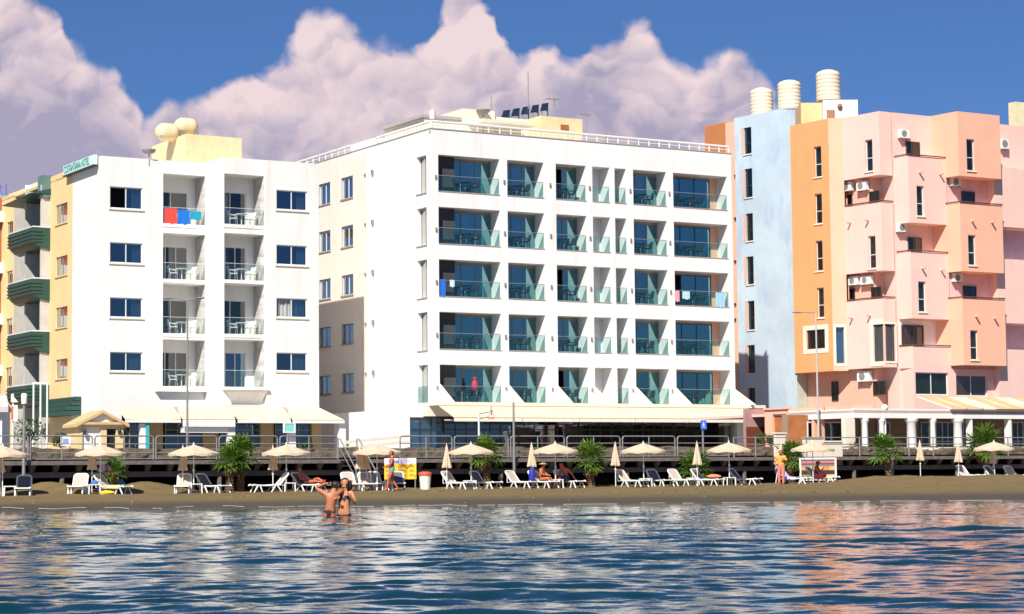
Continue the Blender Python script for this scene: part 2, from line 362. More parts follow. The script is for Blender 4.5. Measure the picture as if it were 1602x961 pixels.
# ------------------------------------------------------------------ street front frame (boardwalk line)
B = Wall((0, 101), A)              # s along the boardwalk edge, off>0 towards the sea
GZ = 1.95                          # street level
def bpt(px, off, z=0.0, py=740):
    """point on the line parallel to the boardwalk edge, off metres seaward, at this column"""
    s_, _ = B.hit(px, py, off); return B.pt(s_, z, off)
def sandz(x, y):
    sh = shore(x)
    t = np.clip((y-sh)/9.0, 0, 1); t2 = np.clip((y-sh-9)/25.0, 0, 1)
    z = -.06+.40*(1-(1-t)**1.7)+.16*t2-.0035*x+np.minimum(y-sh, 0)*.05
    return z
def shore(x): return 71.3+.9*np.sin(x*.11+1)-.05*x
def mounds(x, y):
    z = 0
    for px, off, hgt, r in ((95, 2.6, .34, 1.5), (60, 2.2, .25, 1.2), (215, 2.2, .30, 1.2), (245, 2.0, .2, 1.4), (1500, 8.2, .22, 4.0), (1400, 4.5, .22, 2.5), (1620, 9.5, .25, 4.5), (1340, 3.0, .1, 2), (560, 1.5, .12, 1.5)):
        p = bpt(px, off); z = z+hgt*np.exp(-((x-p[0])**2+(y-p[1])**2)/(r*r))
    return z
def sz(x, y): return float(sandz(np.array(float(x)), np.array(float(y)))+mounds(x, y))

# ================================================================== MIDDLE HOTEL
CM = at(675, 400, 126.7); W = Wall(CM, A); WS = Wall(CM, A+90)
mh = thing('hotel_building', 'white modern hotel with five rows of glass balconies in the middle of the street', 'building', (CM[0], CM[1], GZ), world=True)
SR = 22.28; ZT = 21.78
cols = [(.53, 4.22), (4.86, 7.22), (8.12, 10.12), (10.62, 11.82), (12.2, 13.0), (13.55, 15.95), (16.55, 21.9)]
# refine the columns from the photograph
cols = []
for x0, x1 in ((685.6, 781.5), (793.5, 850.5), (869.5, 916.5), (926.5, 953.5), (961.3, 979.2), (990.3, 1042), (1052.8, 1137)):
    a, b, _, _ = W.rect(x0, x1, 245, 300); cols.append((a, b))
rows = []                          # (floor z, ceiling z) from the lowest
for k in range(5): rows.append((5.40+k*3.155, 7.66+k*3.148))
RD = 1.15
mb = MB(); ops = [(a, b, c, d, RD) for a, b in cols for c, d in rows]
facade(mb, W, 0, SR, 4.6, ZT, ops)
# side wall windows
wz = []
for k in range(5): wz.append((6.44+k*3.115, 7.64+k*3.16))
sa = [WS.rect(534, 552, 290, 310)[:2], WS.rect(498.7, 516.5, 290, 310)[:2]]
cw = WS.rect(652, 667, 250, 300)[:2]
ops2 = [(a, b, c, d, .18) for a, b in sa for c, d in wz]+[(cw[0], cw[1], rows[k][0], rows[k][1]+.02, .35) for k in range(5)]
SD = 24.0
STEP = WS.hit(574.5, 477)[0]; facade(mb, WS, 0, STEP, 0.5, ZT, ops2)
# back, right side, roof
PR = [W.pt(0, 0), W.pt(SR, 0), WS.pt(SD, 0, 0), ]
bx = np.array(WS.u)*SD; p0 = np.array(W.O); p1 = p0+W.u*SR; p2 = p1+bx; p3 = p0+bx
mb.add([(*p1, .5), (*p2, .5), (*p2, ZT), (*p1, ZT)], [(0, 1, 2, 3)]); mb.add([(*p2, .5), (*p3, .5), (*p3, ZT), (*p2, ZT)], [(0, 1, 2, 3)])
ip = .12
mb.add([(*(p0+W.u*ip+WS.u*ip), ZT-.25), (*(p1-W.u*ip+WS.u*ip), ZT-.25), (*(p2-W.u*ip-WS.u*ip), ZT-.25), (*(p3+W.u*ip-WS.u*ip), ZT-.25)], [(0, 1, 2, 3)])
mb.wbox(W, 0, SR, ZT-.3, ZT, -.2, -.004)
mb.build('wall', M_white2, mh); mb = MB(); facade(mb, WS, STEP, SD, 0.5, ZT, [o for o in ops2 if o[0] > STEP]); mb.build('rear_side_wall', mat('warm_cream_side', (.84, .75, .66), .78, .05, .7, .15, 30, dirt=(.7, .58, .48), dirt_amt=.3), mh)
cp = MB(); cp.wbox(W, -.03, SR+.03, ZT+.002, ZT+.06, -.26, .04); cp.wbox(WS, .27, SD, ZT+.002, ZT+.06, -.26, .04); cp.build('parapet_coping', M_roofgrey, mh)
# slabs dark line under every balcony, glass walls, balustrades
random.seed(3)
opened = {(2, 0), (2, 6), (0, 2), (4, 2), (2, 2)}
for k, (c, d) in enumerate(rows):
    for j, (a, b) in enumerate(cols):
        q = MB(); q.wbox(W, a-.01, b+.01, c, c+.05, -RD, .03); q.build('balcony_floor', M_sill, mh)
        bw = W.pt
        if j in (3, 4):            # blank recess with a plaster back (glass sliver in the slit)
            q = MB(); q.add([W.pt(a, c, -RD+.02), W.pt(b, c, -RD+.02), W.pt(b, d, -RD+.02), W.pt(a, d, -RD+.02)], [(0, 1, 2, 3)]); q.build('balcony_back_wall', M_white2, mh)
            if j == 4: window(mh, W, (a+.15, a+.15+.42, c+.06, d-.03), -RD+.06, M_fdark, M_glass, mull=0, name='slit_window')
        else:
            ge = b-.02 if j in (0, 1, 2, 5) else b-.62
            ga = a+.02
            if j == 6:
                q = MB(); q.wbox(W, ge+.02, b, c, d, -RD-.1, -RD+.02); q.build('balcony_back_wall', M_peach, mh)
            op = (k, j) in opened
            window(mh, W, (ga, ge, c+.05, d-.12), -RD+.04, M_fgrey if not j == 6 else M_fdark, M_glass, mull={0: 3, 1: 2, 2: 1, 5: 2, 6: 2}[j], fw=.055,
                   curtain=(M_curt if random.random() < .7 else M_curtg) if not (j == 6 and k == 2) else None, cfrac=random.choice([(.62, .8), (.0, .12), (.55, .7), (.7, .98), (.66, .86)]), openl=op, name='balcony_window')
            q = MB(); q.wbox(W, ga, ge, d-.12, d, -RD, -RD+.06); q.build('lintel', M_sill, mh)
        if not (k == 0 and j in (3,)):
            g = MB(); gs = a if k else a+.0
            g.add([W.pt(gs+.02, c+.06, -.05), W.pt(b-.02, c+.06, -.05), W.pt(b-.02, c+.98, -.05), W.pt(gs+.02, c+.98, -.05)], [(0, 1, 2, 3)])
            go = g.build('balustrade', M_bal, mh)
            h = MB(); h.wbox(W, a+.02, b-.02, c+.98, c+1.01, -.07, -.03); h.build('handrail', M_steel, go)
    # corner window on the side wall
    window(mh, WS, (cw[0], cw[1], c, d), -.3, M_fgrey, M_glassd, mull=1, curtain=M_curtg, cfrac=(.2, 1), name='corner_window')
    q = MB(); q.wbox(WS, cw[0]-.05, cw[1]+.05, c-.08, c-.01, -.28, .05); q.build('sill', M_sill, mh)
    for a, b in sa:
        window(mh, WS, (a, b, *wz[k]), -.14, M_frame if k > 1 else M_fgrey, M_glassd, mull=1, curtain=M_curtg, cfrac=(.0, .9), sill=M_sill, name='side_window')
g = MB(); g.add([WS.pt(cw[0], rows[0][0], .02), WS.pt(cw[1], rows[0][0], .02), WS.pt(cw[1], rows[0][0]+1, .02), WS.pt(cw[0], rows[0][0]+1, .02)], [(0, 1, 2, 3)]); g.build('balustrade', M_bal, mh)
# triangular fins along the first floor
for j, px in enumerate((689.3, 797.2, 873.5, 931, 996, 1058, 1148.5)):
    s_ = W.hit(px, 600)[0]; wd = .12
    P = [(0, 6.50), (0, 5.36), (1.75, 5.36)]
    if j == 6: P = [(0, 6.50), (0, 5.36), (2.3, 5.36)]
    q = MB(); q.add([W.pt(s_-wd+e*wd, z, o) for e in (0, 1) for o, z in P], [(0, 1, 2), (5, 4, 3), (0, 3, 4, 1), (1, 4, 5, 2), (2, 5, 3, 0)]); q.build('fin', M_cream, mh)
# terrace slab above the ground floor, with its fascia
q = MB(); q.wbox(W, -.8, SR+1.0, 5.16, 5.355, -.5, 1.85); q.wbox(W, -.9, SR+1.1, 4.56, 5.15, 0, 1.0); q.build('terrace_slab', M_cream, mh)
# wing on the left
q = MB(); q.wbox(W, -2.05, -.02, 0.6, 5.0, -9.0, .45); q.build('wing_wall', M_white2, mh)
# ground floor: dark glass hall behind
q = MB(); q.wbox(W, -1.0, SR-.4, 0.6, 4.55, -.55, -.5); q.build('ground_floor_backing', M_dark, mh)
n = 9
for i in range(n):
    a = -1.95 + (SR-.9)*i/n; b = -1.95+(SR-.9)*(i+1)/n
    window(mh, W, (a+.03, b-.03, GZ, 4.5), .5, M_fdark, M_glassb, mull=2, fw=.06, room=False, hbar=.72, name='shop_window')
for s_ in (-2.0, SR-1.2): q = MB(); q.wbox(W, s_-.1, s_+.12, GZ-.5, 4.55, .46, .66); q.build('entrance_post', M_white2, mh)
# right hand corner: grey column, greenish glass and eaves
q = MB(); a, b, _, _ = W.rect(1153, 1176, 650, 700, 1.3); q.wbox(W, a, b, 1.0, 4.6, .6, 1.3); q.build('corner_column', M_conc if 0 else M_white2, mh)
q = MB(); a, b, _, _ = W.rect(1120, 1190, 643, 650, 2.2); q.add([W.pt(a, 4.62, 0), W.pt(b, 4.62, 0), W.pt(b, 4.62, 2.5), W.pt(a, 4.62, 2.5), W.pt(a+.5, 4.34, 0), W.pt(b-1.0, 4.34, 0), W.pt(b-1.0, 4.34, 1.4), W.pt(a+.9, 4.34, 1.4)], [(3, 2, 1, 0), (4, 5, 6, 7), (3, 7, 6, 2), (2, 6, 5, 1), (0, 4, 7, 3), (0, 1, 5, 4)]); q.build('eaves', mat('brown_eaves', (.12, .08, .05), .8), mh)
g = MB(); a, b, _, _ = W.rect(1130, 1156, 660, 700, 1.4); g.add([W.pt(a, GZ, 1.0), W.pt(b, GZ, 1.0), W.pt(b, 4.2, 1.0), W.pt(a, 4.2, 1.0)], [(0, 1, 2, 3)]); g.build('corner_glazing', glassmat('mint_glass', (.7, .95, .9), .3, rcol=(.8, 1, .95)), mh)
# small lights and pipes on the piers
q = MB()
for k in range(5):
    for px in (683, 790, 862, 923.5, 987, 1048): q = MB(); s_ = W.hit(px-1.5, 300)[0]; q.wbox(W, s_-.05, s_+.05, rows[k][0]+.75, rows[k][0]+.98, .003, .08); q.build('wall_light', M_fgrey, mh)
q = MB()
for k in range(5):
    a = WS.hit(584, 300)[0]; z = rows[k][1]-.1; q.wbox(WS, a-.08, a+.08, z-.2, z+.1, .003, .13); q.wbox(WS, a+1.0, a+1.12, z-.15, z, .003, .1)
q.build('wall_fitting', M_fgrey, mh)
# roof rail
q = MB()
def rail(Wl, s0, s1, z, n, mbx, r=.045, off=-.1, h=.42):
    for i in range(n+1):
        s_ = s0+(s1-s0)*i/n; mbx.tube([Wl.pt(s_, z, off), Wl.pt(s_, z+h, off)], .04, 6)
    mbx.tube([Wl.pt(s0, z+h, off), Wl.pt(s1, z+h, off)], .07, 6); mbx.tube([Wl.pt(s0, z+h*.5, off), Wl.pt(s1, z+h*.5, off)], .025, 6)
rail(W, .15, SR-.1, ZT+.05, 28, q); rail(WS, .2, 7.3, ZT+.05, 8, q); rail(WS, 10.8, SD, ZT+.05, 14, q); q.build('roof_railing', M_white, mh)
q = MB(); q.wbox(WS, 7.5, 10.6, ZT-.3, ZT+.5, -2.0, .006); q.build('raised_parapet', M_white2, mh)
# roof structures
def roofbox(px0, px1, y0, dep, back, m, name, zb=ZT-.25, par=mh, Wl=W):
    a, b, _, z = Wl.rect(px0, px1, y0, y0+20, -dep); q = MB(); q.wbox(Wl, a, b, zb, z, -dep-back, -dep); return q.build(name, m, par), (a, b, z)
_, pb1 = roofbox(724, 774, 172, 3.0, 6.0, M_cream, 'stair_tower')
_, pb2 = roofbox(774, 846, 186, 3.2, 5.0, M_cream, 'lift_house')
_, pb3 = roofbox(846, 911, 184, 1.6, 4.0, M_yellow if 0 else mat('pale_yellow_plaster', (.84, .66, .38), .8), 'plant_room')
q = MB(); q.wbox(W, pb1[0]-2.6, pb1[0], ZT-.25, pb1[2]-.75, -8.5, -3.2); q.build('stair_tower_wing', M_cream, mh)
q = MB(); q.wbox(W, pb1[0]-2.8, pb1[0]-.02, pb1[2]-.74, pb1[2]-.55, -8.6, -3.1); q.build('roof_cap', M_roofgrey, mh)
q = MB(); a, b, _, z = W.rect(745, 828, 194, 200, -2.0); q.wbox(W, a, b, z-.12, z+.08, -3.1, -1.2); q.build('roof_canopy', M_cream, mh)
q = MB()
for i in range(4): q.wbox(W, pb2[0]-1.0+i*.85, pb2[0]-.35+i*.85, ZT+.3, ZT+.55, -3.19, -3.17+.05)
q.build('roof_vent', M_fdark, mh)
q = MB(); q.wbox(W, (pb3[0]+pb3[1])/2-.1, (pb3[0]+pb3[1])/2+.5, pb3[2]-.75, pb3[2]-.45, -1.598, -1.55); q.build('air_vent', M_rust, mh)
# entrance lettering
def text(body, size, m, name, parent, Wl, s0, z, off, ext=.01, bold=0.0, xs=1.0):
    cu = bpy.data.curves.new(name, 'FONT'); cu.body = body; cu.size = size; cu.extrude = ext; cu.offset = bold
    t = bpy.data.objects.new(name, cu); COL.objects.link(t); dg = bpy.context.evaluated_depsgraph_get()
    me = bpy.data.meshes.new_from_object(t.evaluated_get(dg)); bpy.data.objects.remove(t)
    o_ = Vector(parent['_o']) if parent.get('_w') else Vector((0, 0, 0))
    for v in me.vertices:
        x, y, e = v.co; v.co = Vector(Wl.pt(s0+x*xs, z+y, off+e))-o_
    me.materials.clear(); me.materials.append(m); o = bpy.data.objects.new(name, me); COL.objects.link(o); o.parent = parent
    o['_w'] = 1; o['_o'] = list(o_); return o
a, b, z0, z1 = W.rect(879, 902, 662, 667, 2.0)
q = MB(); q.wbox(W, a-.1, b+.1, 4.1, 4.32, 1.5, 1.55); es = q.build('entrance_sign', M_fdark, mh)
text('STROLLERS', .22, flat('sign_silver', (.6, .58, .66)), 'lettering', es, W, a, 4.13, 1.56)

# rooftop things
def rooftop_pt(px, py, dep, Wl=W):
    s_, z = Wl.hit(px, py, -dep); return Wl.pt(s_, z, -dep)
so = thing('solar_water_heater', 'row of dark blue tilted solar panels on the white hotel roof', 'solar panels', tuple(W.pt(pb2[0]+1, pb2[2], -4.5)), world=True)
for i in range(5):
    a0 = pb2[0]+.55+i*.72; zb = pb2[2]+.04+i*.17; hh = .62
    q = MB(); P = [W.pt(a0, zb, -3.3), W.pt(a0+.50, zb+.06, -3.3), W.pt(a0+1.25, zb+hh+.1, -4.3), W.pt(a0+.75, zb+hh, -4.3)]
    P2 = [(p[0], p[1], p[2]-.07) for p in P]; q.add(P+P2, [(0, 1, 2, 3), (7, 6, 5, 4), (0, 4, 5, 1), (1, 5, 6, 2), (2, 6, 7, 3), (3, 7, 4, 0)]); q.build('solar_panel', mat('solar_blue', (.012, .025, .05), .4, spec=.4), so)
    q = MB()
    for e in (0.1, .5): q.tube([W.pt(a0+e+.65, zb+hh-.1, -4.25), W.pt(a0+e+.65, pb2[2]-.02, -4.3)], .04, 6); q.tube([W.pt(a0+e, zb, -3.35), W.pt(a0+e, pb2[2]-.02, -3.35)], .04, 6)
    q.build('strut', M_steel, so)
def mast(px, ytop, ybot, dep, label, r=.03, extra=None, name='antenna', cat='antenna'):
    s_, z1 = W.hit(px, ytop, -dep); z0 = W.hit(px, ybot, -dep)[1]; o = MB(); o.tube([W.pt(s_, z0, -dep), W.pt(s_, z1, -dep)], r, 6)
    if extra: extra(o, s_, z1, dep)
    ob = o.build(name, M_steel, None, origin=W.pt(s_, z0, -dep)); tag(ob, label, cat); return ob
mast(826, 112, 186, 4.0, 'tallest thin black aerial on the white hotel roof', .035)
mast(768.5, 152, 173, 5.0, 'short thin aerial above the stair tower of the white hotel')
def yagi(o, s_, z, d):
    for i in range(5): o.tube([W.pt(s_-.5+i*.2, z-.1, -d-.3), W.pt(s_-.5+i*.2, z-.1, -d+.3)], .015, 5)
    o.tube([W.pt(s_-.6, z-.1, -d), W.pt(s_+.4, z-.1, -d)], .02, 5)
mast(867, 153, 186, 3.4, 'aerial with cross bars beside the solar panels', .05, yagi)
mast(917, 177, 214, 2.5, 'spindly aerial right of the yellow plant room', .02, yagi)
mast(946, 207, 222, 1.5, 'small rooftop pipe behind the hotel roof rail', .06, name='vent_pipe', cat='pipe')
s_, z = WS.hit(679, 184, -.5)
q = MB(); q.lathe([(.03, -1.0), (.05, -.35), (.16, -.3), (.2, 0), (.18, .2), (.05, .28)], W.pt(.35, ZT+.95, -.4), 14)
tag(q.build('roof_lamp', M_plas, None, True, origin=W.pt(.35, ZT, -.4)), 'white lamp on the left roof corner of the middle hotel', 'lamp')
q = MB(); c = W.pt(pb1[1]-1.0, pb1[2]-.35, -2.7); q.lathe([(0.02, 0), (.25, .05), (.42, .2), (.46, .3)], c, 16); q.tube([c, (c[0], c[1], pb1[2]-1.6)], .04, 6)
tag(q.build('satellite_dish', M_fgrey, None, True, origin=c), 'dark satellite dish beside the stair tower on the hotel roof', 'satellite dish')

# awnings of the middle hotel
awn_s = [(-.55, 4.0), (4.05, 8.0), (8.05, 12.0), (12.05, 16.0), (16.05, 19.2), (19.25, 21.9)]
nm = ['leftmost', 'second from left', 'third from left', 'third from right', 'second from right', 'rightmost']
for i, (a, b) in enumerate(awn_s):
    t = thing('awning', f'cream awning over the dark ground floor of the middle hotel, {nm[i]} of six', 'awning', W.pt(a, 4.6, 1.9), world=True, group='awnings of the middle hotel')
    q = MB(); q.add([W.pt(a, 5.14, 1.8), W.pt(b, 5.14, 1.8), W.pt(b, 4.42, 3.6), W.pt(a, 4.42, 3.6), W.pt(a, 5.10, 1.8), W.pt(b, 5.10, 1.8), W.pt(b, 4.38, 3.6), W.pt(a, 4.38, 3.6)], [(0, 1, 2, 3), (7, 6, 5, 4), (0, 3, 7, 4), (1, 5, 6, 2)]); q.build('canopy_cloth', M_awn, t)
    q = MB(); q.wbox(W, a, b, 4.18, 4.375, 3.58, 3.62); q.build('valance', flat('awning_valance', (.84, .80, .68)), t)
    q = MB()
    for s_ in (a+.3, b-.3): q.tube([W.pt(s_, 4.3, 1.9), W.pt(s_, 4.25, 3.5)], .03, 6)
    q.build('arm', M_frame, t)

# balcony furniture (one set of meshes, copied)
def table_proto(name, top, m, leg, r=.36, h=.72):
    t = thing(name, 'x', 'table'); q = MB(); q.lathe([(r-.02, h-.04), (r, h-.02), (r, h)], k=18); q.build('tabletop', m, t)
    q = MB(); q.tube([(0, 0, .03), (0, 0, h-.04)], .03, 8)
    for a in (0, 90, 180, 270): q.tube([(0, 0, .08), (.26*math.cos(R(a+45)), .26*math.sin(R(a+45)), .01)], .02, 6)
    q.build('pedestal', leg, t); return t
def chair_proto(name, m, mf):
    t = thing(name, 'x', 'chair'); q = MB(); q.box(-.22, .22, -.22, .22, .41, .45); q.build('seat', m, t)
    q = MB(); q.add([(-.22, .2, .45), (.22, .2, .45), (.2, .30, .86), (-.2, .30, .86), (-.22, .24, .45), (.22, .24, .45), (.2, .34, .86), (-.2, .34, .86)], [(0, 1, 2, 3), (7, 6, 5, 4), (0, 4, 5, 1), (1, 5, 6, 2), (2, 6, 7, 3), (3, 7, 4, 0)]); q.build('backrest', m, t)
    for x, y in ((-.2, -.2), (.2, -.2), (-.2, .2), (.2, .2)): q = MB(); q.tube([(x*1.1, y*1.15, 0), (x, y, .42)], .02, 6); q.build('leg', mf, t)
    for x in (-.23, .23): q = MB(); q.tube([(x, -.2, .42), (x, -.2, .62), (x, .26, .64)], .02, 6); q.build('armrest', mf, t)
    return t
tbD = table_proto('balcony_table', .4, M_fur, M_steel); chD = chair_proto('balcony_chair', M_fur, M_fur)
tbW = table_proto('balcony_table', .4, M_plas, M_plas); chW = chair_proto('balcony_chair', M_plas, M_plas)
rowN = ['first', 'second', 'third', 'fourth', 'top']
bayN = {0: 'far left wide bay', 1: 'second bay from left', 2: 'third bay from left', 5: 'second bay from right', 6: 'far right wide bay'}
ang = R(A)
random.seed(11)
for k in range(5):
    for j in (0, 1, 2, 5, 6):
        a, b = cols[j]; cx = a+(b-a)*(.52 if j in (0,) else .42 if j == 6 else .36); z = rows[k][0]+.05
        if j in (0, 6): dx = .62
        else: dx = .55; cx = max(cx, a+.95)
        G = 'balcony furniture of the middle hotel'
        ex = random.uniform(-.1, .1)
        place(tbD, USED, W.pt(cx+ex, z, -.6), ang, f'round dark table on the {rowN[k]} floor balcony in the {bayN[j]}', G)
        place(chD, USED, W.pt(cx+ex-dx, z, -.62+random.uniform(-.05, .05)), ang+R(90+random.uniform(-15, 15)), f'dark chair left of the table, {rowN[k]} floor balcony, {bayN[j]}', G)
        place(chD, USED, W.pt(cx+ex+dx, z, -.62+random.uniform(-.05, .05)), ang+R(-90+random.uniform(-15, 15)), f'dark chair right of the table, {rowN[k]} floor balcony, {bayN[j]}', G)
def cloth(px0, px1, y0, y1, off, m, label, cat='towel', name='towel', Wl=W, th=.02, wav=.02):
    a, b, c, d = Wl.rect(px0, px1, y0, y1, off); q = MB(); n = 10; vs = []
    for i in range(n+1):
        s_ = a+(b-a)*i/n; w_ = wav*math.sin(i*1.3)
        zb = c+.03*math.sin(i*.8)
        vs += [Wl.pt(s_, zb, off+w_), Wl.pt(s_, d, off), Wl.pt(s_, zb, off+w_-th), Wl.pt(s_, d, off-th)]
    fs = []
    for i in range(n): k_ = 4*i; fs += [(k_, k_+4, k_+5, k_+1), (k_+3, k_+7, k_+6, k_+2), (k_+1, k_+5, k_+7, k_+3), (k_, k_+2, k_+6, k_+4)]
    fs += [(0, 1, 3, 2), (4*n, 4*n+2, 4*n+3, 4*n+1)]
    q.add(vs, fs); o = q.build(name, m, None, True, origin=Wl.pt(a, c, off)); return tag(o, label, cat)
cloth(689, 697, 437, 464, .03, flat('towel_blue', (.02, .16, .65)), 'blue towel hanging in the far left balcony of the third floor')
cloth(704, 711, 438, 449, .03, flat('towel_white', (.7, .75, .8)), 'small white cloth over the far left third floor balcony glass')
cloth(1056, 1063, 455, 472, .03, flat('towel_pink', (.75, .35, .4)), 'pink towel at the left end of the far right balcony')
cloth(1068, 1079, 456, 468, .03, flat('towel_aqua', (.45, .72, .8)), 'pale aqua cloth in the middle of the far right third floor balcony')
cloth(1120, 1134, 458, 481, .03, flat('towel_sky', (.35, .62, .85)), 'light blue towel over the right end of the third floor balcony glass')
q = MB(); c = W.pt(W.hit(744, 612, -.3)[0], 0, -.4); zz = rows[0][0]+.05; q.ball((c[0], c[1], zz+1.0), (.2, .15, .34), 12, 8); q.ball((c[0], c[1], zz+1.42), .1)
o = q.build('hanging_garment', flat('garment_crimson', (.5, .03, .08)), None, True, origin=(c[0], c[1], zz)); tag(o, 'crimson garment draped on a chair on the lowest far left balcony', 'clothes')

# ================================================================== LEFT HOTEL
CL = at(158, 400, 123.0); pl = chain(CL, [(A, 321), (A-90, 349), (A, 413), (A-90, 416.5), (A, 498)])
LA, LB, LC = Wall(pl[0], A), Wall(pl[2], A), Wall(pl[4], A); LS = Wall(pl[0], A+90)
lh = thing('hotel_building', 'white four storey hotel on the left with plastic balcony furniture and roof sign', 'building', (CL[0], CL[1], GZ), world=True)
sA = LA.hit(321, 260)[0]; sB = LB.hit(413, 260)[0]; sC = LC.hit(498, 260)[0]
zA = LA.hit(170, 243)[1]; zB = LB.hit(370, 249)[1]; zC = LC.hit(450, 253)[1]; zA = zB = (zA+zB)/2
mb = MB(); RL = 1.5
wr = [(293, 327), (380, 412), (466, 497), (551, 581)]
opsA = []; winA = []
for y0, y1 in wr: r = LA.rect(172, 223, y0, y1); winA.append(r); opsA.append((*r, .14))
br = [(271.5, 351), (364.5, 438), (443.5, 523), (531, 606)]
balA = []; balB = []
for y0, y1 in br:
    m_ = LA.hit(256, y1-1)[1]; t_ = LA.hit(256, y0)[1]; balA.append((LA.hit(255, 400)[0], sA, m_, t_)); opsA.append((*balA[-1], RL))
    m_ = LB.hit(352, y1)[1]; t_ = LB.hit(352, y0)[1]; balB.append((LB.hit(350.5, 400)[0]-.0, sB, m_, t_))
facade(mb, LA, 0, sA, .5, zA, opsA)
s0B = 0.0
facade(mb, LB, s0B, sB, .5, zB, [(max(a, .08), b, c, d, RL) for a, b, c, d in balB])
winC = []; opsC = []
for y0, y1 in ((298.5, 329), (384, 415), (467, 497), (552, 581)): r = LC.rect(432.5, 480.5, y0, y1); winC.append(r); opsC.append((*r, .14))
facade(mb, LC, 0, sC, .5, zC, opsC)
# returns between the stepped modules (run back behind the balconies)
bk = np.array(LS.u)
def vq(p, q, z0, z1): mb.add([(*p, z0), (*q, z0), (*q, z1), (*p, z1)], [(0, 1, 2, 3)])
vq(pl[2], pl[2]+bk*6, .5, zB); vq(pl[4], pl[4]+bk*6, .5, zC)
DL = 12.0
vq(pl[5], pl[5]+bk*DL, .5, zC); vq(pl[5]+bk*DL, pl[0]+bk*(DL+2), .5, zA)
facade(mb, LS, 0, LS.hit(113, 400)[0], .5, zA, [])
zr_ = zA-.35
mb.add([(*(pl[0]), zr_), (*pl[1], zr_), (*pl[2], zr_), (*pl[3], zr_), (*pl[4], zr_), (*pl[5], zr_), (*(pl[5]+bk*DL), zr_), (*(pl[0]+bk*(DL+2)), zr_)], [tuple(range(8))])
mb.build('wall', M_white, lh)
for r in winA+winC: window(lh, LA if r in winA else LC, r, -.1, M_frame, M_glassb, mull=1, fw=.06, curtain=M_curt, cfrac=random.choice([(.55, 1), (.0, .95), (.7, 1)]), openl=(r is winA[0] or r is winC[2]), sill=M_cream)
LR = ['top', 'third', 'second', 'lowest']
for cn, (Wl, bal) in enumerate(((LA, balA), (LB, balB))):
    for i, (a, b, c, d) in enumerate(bal):
        a = max(a, .08)
        q = MB(); q.wbox(Wl, a-.02, b+.02, c-.18, c+.03, -RL, .03); q.build('balcony_slab', M_white, lh)
        q = MB(); zt = c+2.12
        a1, b1 = a+.02, b-.52
        facade(q, Wl, a-.05, b+.05, c, d, [(a1, b1, c+.03, zt)], rev=.1, off=-RL+.004); q.build('balcony_back_wall', M_white, lh)
        window(lh, Wl, (a1, b1, c+.03, zt), -RL-.06, M_frame, M_glassb if (cn, i) in ((1, 3),) else M_glassd, mull=1+(i % 2), fw=.05, curtain=M_curt if (i+cn) % 3 else M_curtg, cfrac=random.choice([(.0, .5), (.45, 1), (.1, .95)]), openl=(i+cn) % 3 == 1, name='balcony_door')
        g = MB(); g.add([Wl.pt(a+.02, c+.06, 0), Wl.pt(b-.02, c+.06, 0), Wl.pt(b-.02, c+.98, 0), Wl.pt(a+.02, c+.98, 0)], [(0, 1, 2, 3)]); go = g.build('balustrade', M_balc, lh)
        h = MB(); h.wbox(Wl, a+.02, b-.02, c+.98, c+1.0, -.015, .015); h.build('handrail', M_frame, go)
        if not (cn == 1 and i == 3):
            G = 'white plastic balcony furniture'; z = c+.03; cn_ = ('left', 'right')[cn]; mid = a+(b-a)*.55
            place(tbW, USED, Wl.pt(mid, z, -.7), ang, f'white plastic table on the {LR[i]} balcony of the {cn_} balcony column', G)
            place(chW, USED, Wl.pt(mid-.55, z, -.72), ang+R(80), f'white plastic chair left of the table, {LR[i]} {cn_} balcony', G)
            place(chW, USED, Wl.pt(mid+.55, z, -.7), ang+R(-70), f'white plastic chair right of the table, {LR[i]} {cn_} balcony', G)
# soffit bracket under the right balcony column
a, b = balB[3][0], balB[3][1]; c = balB[3][2]
q = MB(); q.add([LB.pt(a, c-.18, .5), LB.pt(b, c-.18, .5), LB.pt(b, c-.18, -.3), LB.pt(a, c-.18, -.3), LB.pt(a+.5, c-1.0, .004), LB.pt(b-.25, c-1.0, .004)], [(0, 1, 2, 3), (0, 4, 5, 1), (0, 3, 4), (1, 5, 2)]); q.wbox(LB, a-.1, b+.1, c-.17, c-.02, -.2, .52); q.build('balcony_bracket', M_white, lh)
q = MB(); q.wbox(LA, balA[3][0]-.5, sA, balA[3][2]-.3, balA[3][2]-.19, -.2, .35); q.build('balcony_ledge', M_white, lh)
# roof: plant room and cylindrical tanks
a, b, _, z = LC.rect(290, 378, 213, 245, -4.5); q = MB(); q.wbox(LC, a, b, zA-.4, z, -10, -4.5); q.build('plant_room', mat('pale_yellow_plaster', (.84, .66, .38), .8), lh); prz = z; pra = a
for i, (px, lab) in enumerate(((262, 'left'), (293, 'right'))):
    s_, zc = LC.hit(px, 207-9*i, -6.2); q = MB(); c0 = LC.pt(s_-.75, zc, -6.2-.2*i); c1 = LC.pt(s_+.75, zc, -6.2-.2*i); rr = .56; pts = []; rs = []
    for t in range(13):
        f_ = t/12; pts.append([c0[j_]+(c1[j_]-c0[j_])*f_ for j_ in range(3)]); e_ = min(f_, 1-f_)*12
        rs.append(rr*(.35 if e_ < .5 else (1-(1-min(e_/4, 1))**2)**.5*(1.0 if int(t) % 2 else .965)))
    q.tube(pts, rs, 18); tk = thing('water_tank', f'cream cylindrical water tank on the left hotel roof, {lab} one', 'water tank', (c0[0], c0[1], prz), world=True, group='water tanks on the left hotel'); q.build('tank_body', mat('yellowed_tank_plastic', (.80, .64, .40), .55, .08, 2), tk, True)
    q = MB(); 
    for e_ in (-.5, .5): q.wbox(LC, s_+e_-.08, s_+e_+.08, prz-.01, zc-.3, -6.6, -5.8)
    q.build('stand', M_steel, tk)
